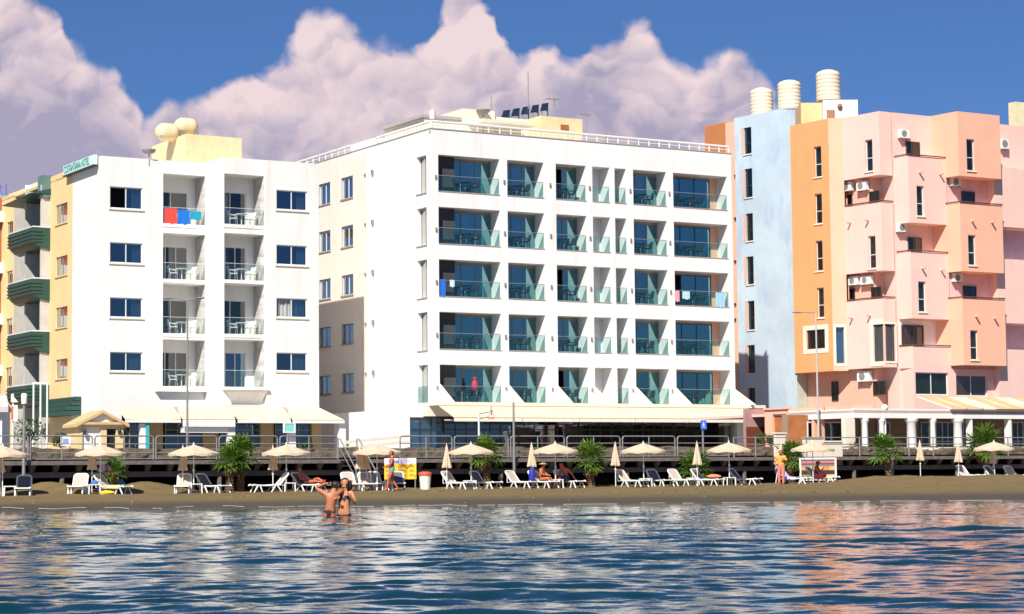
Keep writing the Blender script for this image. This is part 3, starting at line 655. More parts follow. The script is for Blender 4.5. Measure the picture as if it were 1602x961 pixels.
c = LC.pt(LC.hit(233, 240, -3)[0], zA, -3); q = MB(); q.lathe([(.02, .3), (.3, .35), (.42, .5), (.44, .55)], c, 14); q.tube([(c[0], c[1], c[2]-.35), (c[0], c[1], c[2]+.32)], .04, 6)
tag(q.build('satellite_dish', M_roofgrey, None, True, origin=c), 'grey satellite dish beside the left hotel plant room', 'satellite dish')
# sign on the side parapet
s0_, s1_ = LS.hit(155, 250)[0], LS.hit(107, 265)[0]
zb, zt = LS.hit(130, 267)[1], LS.hit(130, 252)[1]
sg = thing('hotel_sign', 'long white board with green letters along the left hotel roof edge', 'sign', LS.pt(s1_, zb, .3), world=True)
q = MB(); q.wbox(LS, s0_+.0, s1_, zb, zt, .1, .32); q.build('board', flat('sign_board_mint', (.62, .82, .78)), sg)
class Flip:                        # mirrored run so that the lettering reads from outside
    def __init__(s, W_): s.W = W_
    def pt(s, a, z, o=0): return s.W.pt(-a, z, o)
text('COSTANTIANA HOTEL', .62, flat('sign_green', (.06, .30, .24)), 'lettering', sg, Flip(LS), -s1_+.12, zb+.1, .33, xs=.92*(s1_-s0_)/7.1, bold=.004)
q = MB(); q.wbox(LS, s0_+.0, s1_, zb-.07, zb-.005, .08, .36); q.build('frame', M_fdark, sg)
# awnings of the left hotel
zt = LC.hit(470, 638)[1]; lo = LC.hit(470, 657, 2.2)[1]
for i, (x0, x1) in enumerate(((196, 283), (286, 368), (372, 455), (458, 539))):
    a = LC.hit(x0, 657, 2.4)[0]; b = LC.hit(x1, 657, 2.4)[0]; a0 = LC.hit(x0-16, 638)[0]; b0 = LC.hit(x1-6 if i < 3 else 500, 638)[0]
    t = thing('awning', f'cream sloping awning over the left hotel terrace, {["leftmost", "second from left", "third from left", "rightmost"][i]} of four', 'awning', LC.pt(a0, zt, .05), world=True, group='awnings of the left hotel')
    q = MB(); n_ = 8; vs = []
    for e in range(n_+1):
        f_ = e/n_; sag = -.05*math.sin(math.pi*f_)*(i in (0, 2)); vs += [LC.pt(a0+(b0-a0)*f_, zt, .02), LC.pt(a+(b-a)*f_, lo+sag, 2.4), LC.pt(a0+(b0-a0)*f_, zt-.03, .02), LC.pt(a+(b-a)*f_, lo-.03+sag, 2.4)]
    q.add(vs, [x for e in range(n_) for x in ((4*e, 4*e+4, 4*e+5, 4*e+1), (4*e+2, 4*e+3, 4*e+7, 4*e+6))]); q.build('canopy_cloth', M_awn, t)
    q = MB(); q.wbox(LC, a, b, lo-(.42 if i == 1 else .2), lo-.035, 2.38, 2.42); q.build('valance', M_white, t)
    q = MB(); q.tube([LC.pt(a+.1, lo-.1, 2.35), LC.pt(a0+.3, lo-.3, .1)], .03, 6); q.build('arm', M_frame, t)
# ground floor of the left hotel: beams, piers and dark glass
q = MB()
for x0, x1 in ((220, 228.5), (357, 368), (452, 463), (531, 541)):
    a = LC.hit(x0, 680, 2.2)[0]; b = LC.hit(x1, 680, 2.2)[0]; q = MB(); q.wbox(LC, a, b, .8, lo-.25, 1.9, 2.2); q.build('terrace_pier', M_white, lh)
q = MB(); q.wbox(LC, LC.hit(284, 660, 2.2)[0], LC.hit(368, 660, 2.2)[0], lo-.75, lo-.43, 2.0, 2.2); q.build('terrace_beam', M_white, lh)
q = MB(); 
for x0, x1 in ((232, 255), (318, 342), (408, 428), (488, 503)): a = LC.hit(x0, 680, .5)[0]; b = LC.hit(x1, 680, .5)[0]; q = MB(); q.wbox(LC, a, b, .8, zt-.3, .1, .5); q.build('ground_floor_pier', mat('tan_pier', (.50, .36, .19), .8), lh)
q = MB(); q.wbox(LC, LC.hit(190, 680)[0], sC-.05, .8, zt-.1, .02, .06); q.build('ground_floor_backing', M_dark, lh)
for x0, x1 in ((202, 230), (258, 316), (345, 406), (430, 486)):
    a = LC.hit(x0, 680, .3)[0]; b = LC.hit(x1, 680, .3)[0]; window(lh, LC, (a, b, 2.0, zt-.35), .3, M_fgrey, M_glassb, mull=2, room=False, hbar=.65, name='shop_window')
# pediment kiosk
kw = Wall(LC.pt(0, 0, 4.0)[:2], A); a, b, _, _ = kw.rect(124, 193, 660, 700)
kz = lambda y: kw.hit(158, y)[1]
ks = thing('entrance_portal', 'yellow gabled entrance portal with white door at the left hotel corner', 'portal', kw.pt(a, GZ, 0), world=True)
q = MB(); d0, d1 = kw.rect(129, 158, 670, 700)[:2]; e0, e1 = kw.rect(167, 182, 670, 700)[:2]
facade(q, kw, a, b, 1.2, kz(664), [(d0, d1, 1.9, kz(669)), (e0, e1, 1.9, kz(671))], rev=.25); q.wbox(kw, a, b, kz(664)-.02, kz(664), -2, -.002); q.wbox(kw, a, a+.15, 1.2, kz(664)-.03, -2, -.01); q.wbox(kw, b-.15, b, 1.2, kz(664)-.03, -2, -.01); q.build('wall', M_yellow if 0 else mat('kiosk_yellow', (.78, .58, .30), .8), ks)
q = MB(); mz = kz(642); bz = kz(664); mm = (a+b)/2
for (x0, z0_), (x1, z1_) in (((a-.25, bz), (mm, mz)), ((mm, mz), (b+.25, bz))):
    q.add([kw.pt(x0, z0_, .25), kw.pt(x1, z1_, .25), kw.pt(x1, z1_, -2), kw.pt(x0, z0_, -2), kw.pt(x0, z0_-.16, .25), kw.pt(x1, z1_-.16, .25), kw.pt(x1, z1_-.16, -2), kw.pt(x0, z0_-.16, -2)], [(0, 1, 2, 3), (7, 6, 5, 4), (0, 4, 5, 1), (1, 5, 6, 2), (2, 6, 7, 3), (3, 7, 4, 0)])
q.wbox(kw, a-.2, b+.2, bz-.02, bz+.12, .01, .22); q.build('gable_frame', mat('kiosk_trim', (.66, .46, .24), .8), ks)
q = MB(); q.add([kw.pt(a, bz, .004), kw.pt(b, bz, .004), kw.pt(mm, mz-.1, .004)], [(0, 1, 2)]); q.build('gable_panel', M_white, ks)
q = MB(); q.wbox(kw, d0, d1, 1.9, kz(669), -.2, -.12); q.build('door', M_white, ks)
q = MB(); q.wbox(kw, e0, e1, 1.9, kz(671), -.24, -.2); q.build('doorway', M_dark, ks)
for s_ in (a+.12, b-.4): q = MB(); q.ball(kw.pt(s_+.13, kz(675), .12), (.1, .1, .2)); q.build('wall_lantern', M_fdark, ks, True)
q = MB(); a, b, c, d = LC.rect(228.5, 233.5, 661, 697, 2.3); q.wbox(LC, a, b, 1.4, d, 2.0, 2.3); tag(q.build('door_panel', flat('teal_paint', (.05, .42, .50)), None, origin=LC.pt(a, 1.4, 2.2)), 'narrow turquoise panel beside the first white pier', 'panel')
sgt = thing('hanging_sign', 'teal board with white frame hung on the white pier', 'sign', LC.pt(LC.hit(453, 670, 2.5)[0], 3.2, 2.5), world=True)
a, b, c, d = LC.rect(445, 460, 663, 676, 2.5); q = MB(); q.wbox(LC, a, b, c, d, 2.45, 2.55); q.build('board', flat('sign_teal', (.25, .62, .58)), sgt)
q = MB(); q.wbox(LC, a-.06, b+.06, d, d+.05, 2.42, 2.58); q.wbox(LC, a-.06, b+.06, c-.05, c, 2.42, 2.58); q.wbox(LC, a-.06, a, c, d, 2.42, 2.58); q.wbox(LC, b, b+.06, c, d, 2.42, 2.58); q.build('frame', M_white, sgt)

# ================================================================== YELLOW BUILDING WITH GREEN BALCONIES
sY0 = LS.hit(113, 400)[0]; sY1 = LS.hit(77.5, 400)[0]; zY = LS.hit(95, 271)[1]
yb = thing('apartment_building', 'yellow apartment building with curved dark green balconies at the left edge', 'building', LS.pt(sY0, GZ, 0), world=True)
q = MB(); wy = []
for y0, y1 in ((319, 349), (401, 431), (480.5, 512), (562, 592)): wy.append(LS.rect(87.5, 105.5, y0, y1))
facade(q, LS, sY0+.003, sY1, .5, zY, [(*r, .15) for r in wy], rev=.15)
for r in wy: window(yb, LS, r, -.1, M_fgrey, M_glassd, mull=1, curtain=M_curt, cfrac=(.1, 1), sill=M_yellow)
sY2 = LS.hit(22, 400)[0]; sY3 = LS.hit(-60, 400)[0]
q.add([LS.pt(sY1, .5, 0), LS.pt(sY1, zY, 0), LS.pt(sY1, zY, -2.2), LS.pt(sY1, .5, -2.2)], [(0, 1, 2, 3)])
wy2 = []
for k in range(4): wy2.append((sY2+.25, sY2+1.5, wy[k][2]-.2, wy[k][3]))
facade(q, LS, sY2-.0, sY3, .5, zY-.2, [(*r, .15) for r in wy2]); 
for r in wy2: window(yb, LS, r, -.1, M_fgrey, M_glassd, mull=1, curtain=M_curtg, cfrac=(.0, .8))
bw_ = np.array(LS.n)
q.prism([tuple(LS.pt(sY0+.003, 0, -.0)[:2]), tuple(LS.pt(sY3, 0, 0)[:2]), tuple(LS.pt(sY3, 0, -9)[:2]), tuple(LS.pt(sY0+.003, 0, -9)[:2])], zY-.4, zY-.3)
q.build('wall', M_yellow, yb)
q = MB(); facade(q, LS, sY1, sY2, .5, zY-.4, [], off=-2.2); q.wbox(LS, sY2-.1, sY2, .5, zY-.4, -2.2, -.01)
smid = (sY1+sY2)/2
q.wbox(LS, sY1+.02, sY1+.17, .5, zY-.5, -2.15, .55); q.wbox(LS, smid-.07, smid+.08, .5, zY-.5, -2.15, .4); q.build('balcony_wall', mat('grey_render', (.56, .54, .50), .8), yb)
zb0 = [LS.hit(50, y, .9)[1] for y in (358, 438, 520, 603)]
ns_ = ['top', 'third', 'second', 'first']
e0, e1 = LS.hit(76, 400, .1)[0], LS.hit(6, 400, 1.1)[0]
for i, zt_ in enumerate(zb0):
    q = MB(); n_ = 7; prof = [(1.15, 0), (1.15, -.62), (1.08, -.85), (.9, -1.05), (.6, -1.2), (.1, -1.28)]; vs = []
    L_end = [(e0, 1), (e0+.02, 1), (e1-1.2, 1), (e1-.6, .88), (e1-.2, .6), (e1, .25)]
    for s_, sc_ in L_end:
        for o, z in prof: vs.append(LS.pt(s_, zt_+z, o*sc_))
    m_ = len(prof); fs = []
    for a_ in range(len(L_end)-1):
        for b_ in range(m_-1): fs.append((a_*m_+b_, (a_+1)*m_+b_, (a_+1)*m_+b_+1, a_*m_+b_+1))
    nb = len(vs); vs += [LS.pt(e0, zt_, -.0), LS.pt(e0, zt_-1.28, -.0)]; fs.append(tuple([nb]+list(range(m_))+[nb+1]))
    q.add(vs, fs)
    for z in (-.2, -.42, -.64, -.84):
        q.wbox(LS, e0, e1-1.0, zt_+z-.05, zt_+z+.05, 1.08, 1.2)
        q.wbox(LS, e0-.05, e0, zt_+z-.05, zt_+z+.05, .5, 1.19)
    q.wbox(LS, e0+.03, e1-.5, zt_-1.2, zt_-1.05, -2.1, .6)
    bo = q.build('balcony', M_green, yb)
    q = MB(); q.wbox(LS, e0, e1-.6, zt_+.02, zt_+.09, 1.02, 1.12); q.wbox(LS, e0-.03, e0+.04, zt_+.02, zt_+.09, 0, 1.1); q.build('handrail', M_frame, bo)
q = MB(); zt_ = LS.hit(60, 300, .8)[1]; q.add([LS.pt(e0-.1, zt_+.5, -1.0), LS.pt(e1, zt_+.1, -1.0), LS.pt(e1, zt_-.25, 1.3), LS.pt(e0-.1, zt_-.1, 1.3), LS.pt(e0-.1, zt_-.1, -1.0), LS.pt(e1, zt_-.4, -1.0)], [(0, 1, 2, 3), (3, 2, 5, 4), (0, 3, 4), (1, 5, 2)]); q.build('canopy', M_green, yb)
q = MB(); q.wbox(LS, sY1-.15, sY1+.85, zt_-.3, LS.hit(76, 276)[1], -.8, .5); q.build('roof_tank_screen', mat('green_grey', (.12, .22, .2), .6), yb)
q = MB(); a, b, _, z = LS.rect(40, 66, 287, 300, -1.5); q.wbox(LS, a, b, zY-.4, z, -6, -1.5); q.wbox(LS, b+.02, b+4.5, zY-.4, LS.hit(25, 297, -1.5)[1], -6, -1.8); q.build('roof_parapet', mat('pale_yellow_plaster', (.84, .66, .38), .8), yb)
# green awning at its foot
q = MB(); a, b = LS.hit(112, 635, .6)[0], LS.hit(66, 635, .6)[0]; zt_ = LS.hit(100, 623, .2)[1]
for z in range(4): q.wbox(LS, a, b, zt_-.28*(z+1)+.04, zt_-.28*z, .02, .35+.28*z)
tag(q.build('awning', M_green, None, origin=LS.pt(a, zt_-1, .3)), 'dark green stepped awning at the foot of the yellow building', 'awning')
# blue rooftop letters at the far left
lt = thing('rooftop_letters', 'large blue outline letters R I on the roof at the left edge', 'sign', LS.pt(sY2, zY, -2), world=True)
Wx = Wall(LS.pt(LS.hit(-2, 300, -2)[0], 0, -2)[:2], 0)
text('RI', 1.15, mat('letter_blue', (.10, .14, .42), .5), 'lettering', lt, Wx, -.35, Wx.hit(8, 305)[1], 0, ext=.05)
q = MB(); q.wbox(Wx, -.4, 1.6, Wx.hit(8, 305)[1]-.5, Wx.hit(8, 305)[1]-.02, -.1, .02); q.build('support', M_steel, lt)
# brick building beyond
rb = at(-4, 400, 139); Wr = Wall(rb, A); q = MB(); zR = Wr.hit(-2, 310)[1]
a, b = Wr.hit(-120, 400)[0], Wr.hit(5, 400)[0]; q.wbox(Wr, a, b, .5, zR, -8, 0); rbo = thing('brick_building', 'red brick building with white bands just showing at the left edge', 'building', Wr.pt(a, GZ, 0), world=True); q.build('wall', mat('red_brick', (.40, .13, .07), .9, .2, 3), rbo)
q = MB()
for y in (340, 420, 500, 580): z = Wr.hit(2, y)[1]; q.wbox(Wr, a, b+.02, z-.35, z+.35, .004, .4)
q.build('balcony', M_white, rbo)

# ================================================================== PINK, ORANGE AND BLUE BUILDING
A2 = 127.0
k0 = at(1378, 300, 137.0)[:2]
back = chain(k0, [(A2, 1320), (180, 1297), (A2, 1237)])       # corner -> left / back
frnt = chain(k0, [(A, 1457), (A2+180, 1500), (A, 1566)])
pA, p1320, p1297, p1237 = back; _, p1457, p1500, p1566 = frnt
pb = thing('apartment_building', 'pink, orange and pale blue stepped apartment building on the right with projecting bays', 'building', (pA[0], pA[1], GZ), world=True)
def W2(p, q): d = q-p; return Wall(p, math.degrees(math.atan2(d[1], d[0])))
class Seg(Wall):
    def __init__(s, p, q): Wall.__init__(s, p, math.degrees(math.atan2(q[1]-p[1], q[0]-p[0]))); s.L = float(np.hypot(*(q-p)))
a2v = np.array([math.cos(R(A2)), math.sin(R(A2))]); d1v = np.array([math.cos(R(A)), math.sin(R(A))]); bkv = np.array([-math.sin(R(A)), math.cos(R(A))])
SA = Seg(p1320, pA); FA = Wall(pA, A); SO = Seg(p1237, p1297); CO = Seg(p1297, p1320); FC = Wall(p1500, A); SCs = Seg(p1457, p1500)
zTop = SA.hit(1375, 174)[1]
def Z(Wl, x, y, off=0): return Wl.hit(x, y, off)[1]
core_in = 1.35
# core walls (set back), salmon
q = MB()
def ins(p, d): return p+bkv*d
cA = pA+bkv*core_in*.9-0*d1v+np.array([.0, 0]); cO = p1297+bkv*core_in; c1237 = p1237+bkv*1.0+d1v*1.2
cA = pA+a2v*.2+bkv*1.2+d1v*.5
c1320 = p1320+bkv*1.2+d1v*.5
cEnd = pA+d1v*FA.hit(1402, 400)[0]
cEndb = cEnd+bkv*1.25
SAc = Seg(c1320, cA); FAc = Seg(cA, cEndb)
NRM = lambda Wl, x0, x1, y0, y1, off=0: Wl.rect(x0, x1, y0, y1, off)
# recess windows of column A
def recess_windows(Wl, lst, par=pb, fr=M_fdark):
    for (x0, x1, y0, y1, m_) in lst:
        r = Wl.rect(x0, x1, y0, y1); window(par, Wl, r, .06, fr, M_glassd, mull=m_, curtain=M_curtg if m_ else None, cfrac=(.1, .9), room=False, name='window')
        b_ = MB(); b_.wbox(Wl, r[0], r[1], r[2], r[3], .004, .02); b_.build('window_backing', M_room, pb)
q.add([(*c1237, 1.0), (*c1237, zTop-.02), (*c1320, zTop-.02), (*c1320, 1.0)], [(0, 1, 2, 3)])
q.add([(*c1320, 1.0), (*c1320, zTop-.02), (*cA, zTop-.02), (*cA, 1.0)], [(0, 1, 2, 3)])
q.add([(*cA, 1.0), (*cA, zTop-.02), (*cEndb, zTop-.02), (*cEndb, 1.0)], [(0, 1, 2, 3)])
q.build('core_wall', M_salmon, pb)
# front core of column B (module front plane) and its right return
q = MB(); sE = FA.hit(1402, 400)[0]; sF = FA.hit(1485, 400)[0]
facade(q, FA, sE, sF, 1.0, zTop, []); q.add([(*cEnd, 1.0), (*cEndb, 1.0), (*cEndb, zTop), (*cEnd, zTop)], [(0, 1, 2, 3)])
q.build('front_wall', M_pink, pb)
# bays of column A: prism with the side and the front face
def bay(poly, z0, z1, mats, name, ops=None):
    """poly left->right along the visible side; faces get mats in order"""
    for i in range(len(poly)-1):
        Sg = Seg(poly[i], poly[i+1]); q_ = MB(); o_ = (ops or {}).get(i, [])
        facade(q_, Sg, 0, Sg.L, z0, z1, o_, rev=.22)
        if i == 0:
            back_ = [tuple(p+bkv*.0) for p in poly]
            pp = [tuple(p) for p in poly]+[tuple(poly[-1]+bkv*1.6), tuple(poly[0]+bkv*1.3+d1v*.3)]
            n_ = len(pp); q_.add([(*p, z0+.002) for p in pp], [tuple(range(n_))]); q_.add([(*p, z1-.12 if z1 < zTop-.1 else z1-.3) for p in pp], [tuple(range(n_))])
        if i == len(poly)-2:
            e_ = poly[-1]; f_ = e_+bkv*1.6; q_.add([(*e_, z0), (*f_, z0), (*f_, z1), (*e_, z1)], [(0, 1, 2, 3)])
        q_.build(name, mats[i], pb)
def nwin(Sg, x0, x1, y0, y1, fr=M_frame, **k):
    r = Sg.rect(x0, x1, y0, y1); window(pb, Sg, r, -.16, fr, M_glassd, mull=0, fw=.045, hbar=.42, curtain=M_curtg if random.random() < .4 else None, sill=M_cream, name='narrow_window', **k); return (*r, .22)
pF = pA+d1v*FA.hit(1399, 400)[0]
polyA = [p1320, pA, pF]
zA1 = Z(SA, 1373, 274); zA2, zA3 = Z(SA, 1361, 318), Z(SA, 1373, 424); zA4, zA5 = Z(SA, 1361, 468), Z(SA, 1345, 577)
def nops(Sg, rs): return [nwin(Sg, *r) for r in rs]
bay(polyA, zA1, zTop, [M_pink, M_peach if 0 else M_pink], 'bay', {0: nops(SA, [(1353.5, 1365, 218.5, 268)])})
bay(polyA, zA3, zA2, [M_pink, M_pink], 'bay', {0: nops(SA, [(1358.5, 1370, 369, 420)])})
# lowest bay of A has a tall corner window with white surround
rs = SA.rect(1365, 1378, 507, 567)
cr = (SA.L-.95, SA.L-.06, Z(SA, 1370, 566), Z(SA, 1370, 508)); fr_ = (.06, FA.hit(1402, 540)[0]*.93, cr[2], cr[3])
bay(polyA, zA5, zA4, [M_pink, M_pink], 'bay', {0: [(*cr, .2)], 1: [(*fr_, .2)]})
SegF = Seg(pA, pF)
window(pb, SA, cr, -.12, M_fdark, M_glassb, mull=0, curtain=M_curt, cfrac=(0, .5), name='corner_window'); window(pb, SegF, fr_, -.12, M_fdark, M_glassb, mull=0, curtain=M_curt, cfrac=(.6, 1), name='corner_window')
q = MB()
def surround(q, Wl, r, t=.22, o=.03, l=True, rr=True):
    a, b, c, d = r[:4]; q.wbox(Wl, a-(t if l else 0), b+(t if rr else 0), d, d+t, .003, o); q.wbox(Wl, a-(t if l else 0), b+(t if rr else 0), c-t, c, .003, o)
    if l: q.wbox(Wl, a-t, a, c, d, .003, o)
    if rr: q.wbox(Wl, b, b+t, c, d, .003, o)
surround(q, SA, cr, .3, .04, rr=False); surround(q, SegF, fr_, .12, .04, l=False); q.build('window_surround', M_cream, pb)
# orange column (single tall bay)
zO5 = Z(SO, 1262, 583)
ow = [(1273.5, 1285, 229, 277), (1274.5, 1286, 303, 350), (1276, 1287, 376.5, 424), (1278, 1289, 450, 497)]
owr = SO.rect(1262, 1291, 516, 546); cwr = CO.rect(1306, 1321, 512, 569)
opsO = nops(SO, ow)+[(*owr, .2)]
q = MB(); facade(q, SO, 0, SO.L, zO5, zTop-.02, opsO, rev=.22)
pp = [tuple(p1237), tuple(p1297), tuple(p1320), tuple(p1320*1.02), tuple(p1237*1.02)]
q.add([(*p, zO5+.002) for p in pp], [tuple(range(5))]); q.add([(*p, zTop-.3) for p in pp], [tuple(range(5))]); q.add([(*p1237, zO5), (*(p1237*1.02), zO5), (*(p1237*1.02), zTop-.02), (*p1237, zTop-.02)], [(0, 1, 2, 3)]); q.build('orange_bay', M_orange, pb)
q = MB(); facade(q, CO, 0, CO.L, zO5, zTop, [(max(.05, cwr[0]), min(CO.L-.05, cwr[1]), cwr[2], cwr[3], .2)]); q.build('orange_bay', M_peach, pb)
window(pb, SO, owr, -.14, M_fdark, M_glassd, mull=1, fw=.07); window(pb, CO, (max(.05, cwr[0]), min(CO.L-.05, cwr[1]), *cwr[2:]), -.14, M_fgrey, M_glassb, mull=0, curtain=M_curt)
q = MB(); surround(q, SO, owr, .3); q.build('window_surround', M_cream, pb)
q = MB(); surround(q, CO, (max(.2, cwr[0]), min(CO.L-.2, cwr[1]), *cwr[2:]), .15); q.build('window_surround', M_cream, pb)
# bays of column B, projecting towards the viewer
Bs = FA.hit(1403, 400)[0]; b0 = pA+d1v*Bs; b1 = chain(b0, [(A2+180, 1421)])[1]; b2 = chain(b1, [(A, 1480)])[1]
polyB = [b0, b1, b2]; SB = Seg(b0, b1); FB = Seg(b1, b2)
zB0, zB1 = Z(FB, 1421, 243), Z(FB, 1421, 348); zB2, zB3 = Z(FB, 1421, 393), Z(FB, 1425, 498); zB4, zB5 = Z(FB, 1425, 541), Z(FB, 1440, 576)
bay(polyB, zB1, zB0, [M_pink, M_pink], 'bay', {1: nops(FB, [(1434.5, 1446, 291, 338)])})
bay(polyB, zB3, zB2, [M_pink, M_pink], 'bay', {1: nops(FB, [(1437, 1449, 440.5, 488)])})
bay(polyB, zB5, zB4, [M_pink, M_pink], 'bay')
# white painted recess on the floor with the dark frame
q = MB(); q.wbox(FA, sE+.02, sF-.02, zB4-.1, zB3-.01, .004, .03); q.build('white_recess', M_white, pb)
r = FA.rect(1409, 1443, 509, 542); window(pb, FA, r, .12, M_fdark, M_glassd, mull=1, fw=.12, room=False, curtain=None); b_ = MB(); b_.wbox(FA, *r, .035, .05); b_.build('window_backing', M_salmon, pb)
# column C
polyC = [p1457, p1500, p1566]; SCc = Seg(p1457, p1500); FCs = Seg(p1500, p1566)
zC1 = Z(FCs, 1502, 275); zC2, zC3 = Z(FCs, 1502, 317), Z(FCs, 1502, 424); zC4, zC5 = Z(FCs, 1505, 466), Z(FCs, 1505, 571)
bay(polyC, zC1, zTop, [M_orange if 0 else M_peach, M_peach], 'bay', {1: nops(FCs, [(1512.5, 1525, 218, 267)])})
bay(polyC, zC3, zC2, [M_peach, M_peach], 'bay', {1: nops(FCs, [(1515, 1527, 368, 415)])})
bay(polyC, zC5, zC4, [M_peach, M_peach], 'bay', {1: nops(FCs, [(1518.5, 1530.5, 517, 563)])})
cC0 = p1457+bkv*.9; cC1 = p1500+bkv*1.3+d1v*.2; cC2 = p1566+bkv*1.3
q = MB(); q.add([(*cC0, 1.0), (*cC0, zTop-.02), (*cC1, zTop-.02), (*cC1, 1.0)], [(0, 1, 2, 3)]); q.add([(*cC1, 1.0), (*cC1, zTop-.02), (*cC2, zTop-.02), (*cC2, 1.0)], [(0, 1, 2, 3)]); q.build('core_wall', mat('mauve_pink_plaster', (.80, .50, .48), .8), pb)
FCc = Seg(cC1, cC2)
recess_windows(FCc, [(1504, 1524, 300, 321, 1), (1558, 1567, 304, 325, 0), (1506.5, 1526.5, 448, 469, 1), (1560, 1569, 452, 472, 0)])
recess_windows(FAc, [(1383, 1394, 299, 318, 0), (1385, 1396, 449, 468, 0)]); recess_windows(SAc, [(1361, 1377, 299, 321, 1), (1327, 1334, 305, 326, 0), (1364, 1380, 449, 471, 1), (1330, 1338, 452, 472, 0)])
recess_windows(FA, [(1417, 1438, 222, 246, 1), (1420, 1441, 372, 396, 1)])
# column D set back at the right edge
dS = p1566+bkv*2.2; FD = Wall(dS, A); dE = FD.hit(1680, 300)[0]; zD = FD.hit(1580, 196)[1]
q = MB()
facade(q, FD, -.3, dE, 1.0, zD, []); q.add([(*(p1566+bkv*1.6), 1.0), (*dS, 1.0), (*dS, zTop), (*(p1566+bkv*1.6), zTop)], [(0, 1, 2, 3)]); q.build('front_wall', M_pink, pb)
for y0, y1 in ((263, 356), (406, 506), (547, 640)):
    z0, z1 = FD.hit(1585, y1, 1.5)[1], FD.hit(1585, y0, 1.5)[1]; q = MB(); q.wbox(FD, .0, dE, z0, z1, .004, 1.5); q.build('bay', M_pink, pb)
for y0, y1 in ((356, 404), (507, 545)):
    z0, z1 = FD.hit(1585, y1, 0)[1], FD.hit(1585, y0, 0)[1]; q = MB(); q.wbox(FD, .02, dE, z0-.3, z1+.3, .004, .03); q.build('recess_wall', mat('lavender_recess', (.55, .42, .52), .8), pb)  # thin lavender sheet over the pink wall between the bays
# base: pink wall with the big shop windows
q = MB(); FG = Seg(b1, chain(b1, [(A, 1680)])[1]); gz0, gz1 = Z(FB, 1480, 640), zB5+.0
gw = [FG.rect(1432.5, 1484, 583, 618), FG.rect(1496, 1545, 587, 620), FG.rect(1556, 1604, 588, 622)]
facade(q, FG, .0, FG.L, 1.0, gz1, [(*r, .2) for r in gw]); q.add([(*b1, 1.0), (*b1, gz1), (*(b1+bkv*2.5), gz1), (*(b1+bkv*2.5), 1.0)], [(0, 1, 2, 3)]); q.add([(*p, gz1) for p in (b1, b1+d1v*FG.L, b1+d1v*FG.L+bkv*2.5, b1+bkv*2.5)], [(0, 1, 2, 3)]); q.build('base_wall', M_pink, pb)
for r in gw: window(pb, FG, r, -.15, M_frame, M_glassd, mull=1, fw=.06, curtain=M_curtg, cfrac=(.05, .98), name='shop_window')
recess_windows(SAc, [(1367, 1387, 596, 618, 1)])
r_ = Seg(c1237, c1320).rect(1302, 1312, 597, 627); recess_windows(Seg(c1237, c1320), [(1302, 1312, 597, 627, 0)])
# pale blue tower
qb = at(1229, 250, 149.3)[:2]; blu = chain(qb, [(A2, 1150)]); bl_ = blu[1]; br_ = chain(qb, [(20, 1250)])[1]
SBl = Seg(bl_, qb); SBr = Seg(qb, br_); zBl = Z(SBl, 1228, 169)
bw = [(1163.5, 1175.5, 199.5, 241), (1165, 1177, 264, 309), (1167, 1178, 334, 377), (1168, 1179, 401.5, 445), (1169.5, 1180.5, 471, 516), (1169.5, 1181, 540, 584), (1170.5, 1181.5, 607, 640)]
q = MB(); o_ = [nwin(SBl, *r, fr=M_fdark) for r in bw]
facade(q, SBl, 0, SBl.L, 1.0, zBl, [(*r[:4], .3) for r in o_]); facade(q, SBr, 0, SBr.L+2.0, 1.0, zBl-.1, [])
br2 = np.array(SBr.pt(SBr.L+2, 0)[:2]); blk = bl_*1.05; q.add([(*bl_, 1.0), (*blk, 1.0), (*blk, zBl), (*bl_, zBl)], [(0, 1, 2, 3)]); q.add([(*p, zBl-.25) for p in (bl_, qb, br2, br2*1.05, blk)], [tuple(range(5))]); q.build('blue_tower_wall', M_blue, pb)
for r in bw: a, b, c, d = SBl.rect(r[0]-3.5, r[0]-.2, r[2], r[3]); q = MB(); q.wbox(SBl, a, b, c, d, .003, .03); q.build('window_trim', M_peach, pb)
q = MB(); q.prism([tuple(p1237+d1v*.4+bkv*.3), tuple(p1237+d1v*1.2+bkv*.3), tuple(br2+bkv*.1), tuple(br2+bkv*.1-d1v*.5)], 1.0, zTop-1); q.build('link_wall', mat('grey_green_plaster', (.5, .52, .42), .85), pb)
# orange wing behind the middle hotel
ow_ = at(1151, 300, 154.5)[:2]; OW = Wall(ow_, A2); zOW = OW.hit(1130, 192)[1]
a, b = OW.hit(1151, 300)[0], OW.hit(1104, 300)[0]
q = MB(); facade(q, OW, a, b, 1.0, zOW, []); q.prism([OW.pt(a, 0)[:2], OW.pt(b, 0)[:2], tuple(np.array(OW.pt(b, 0)[:2])*1.04), tuple(np.array(OW.pt(a, 0)[:2])*1.04)], 1.0, zOW-.02); q.build('orange_wing_wall', M_orange, pb)
q = MB(); a, b = OW.hit(1152, 300)[0], OW.hit(1138.5, 300)[0]; q.wbox(OW, a, b, 1.0, zOW-.1, .01, .12); q.build('corner_strip', M_peach, pb)
q = MB()
for y in (275, 342, 409, 476, 500): s_, z = OW.hit(1150, y, .2); q.ball(OW.pt(s_, z, .2), .1, 8, 5)
q.build('pipe_bracket', M_fdark, pb)
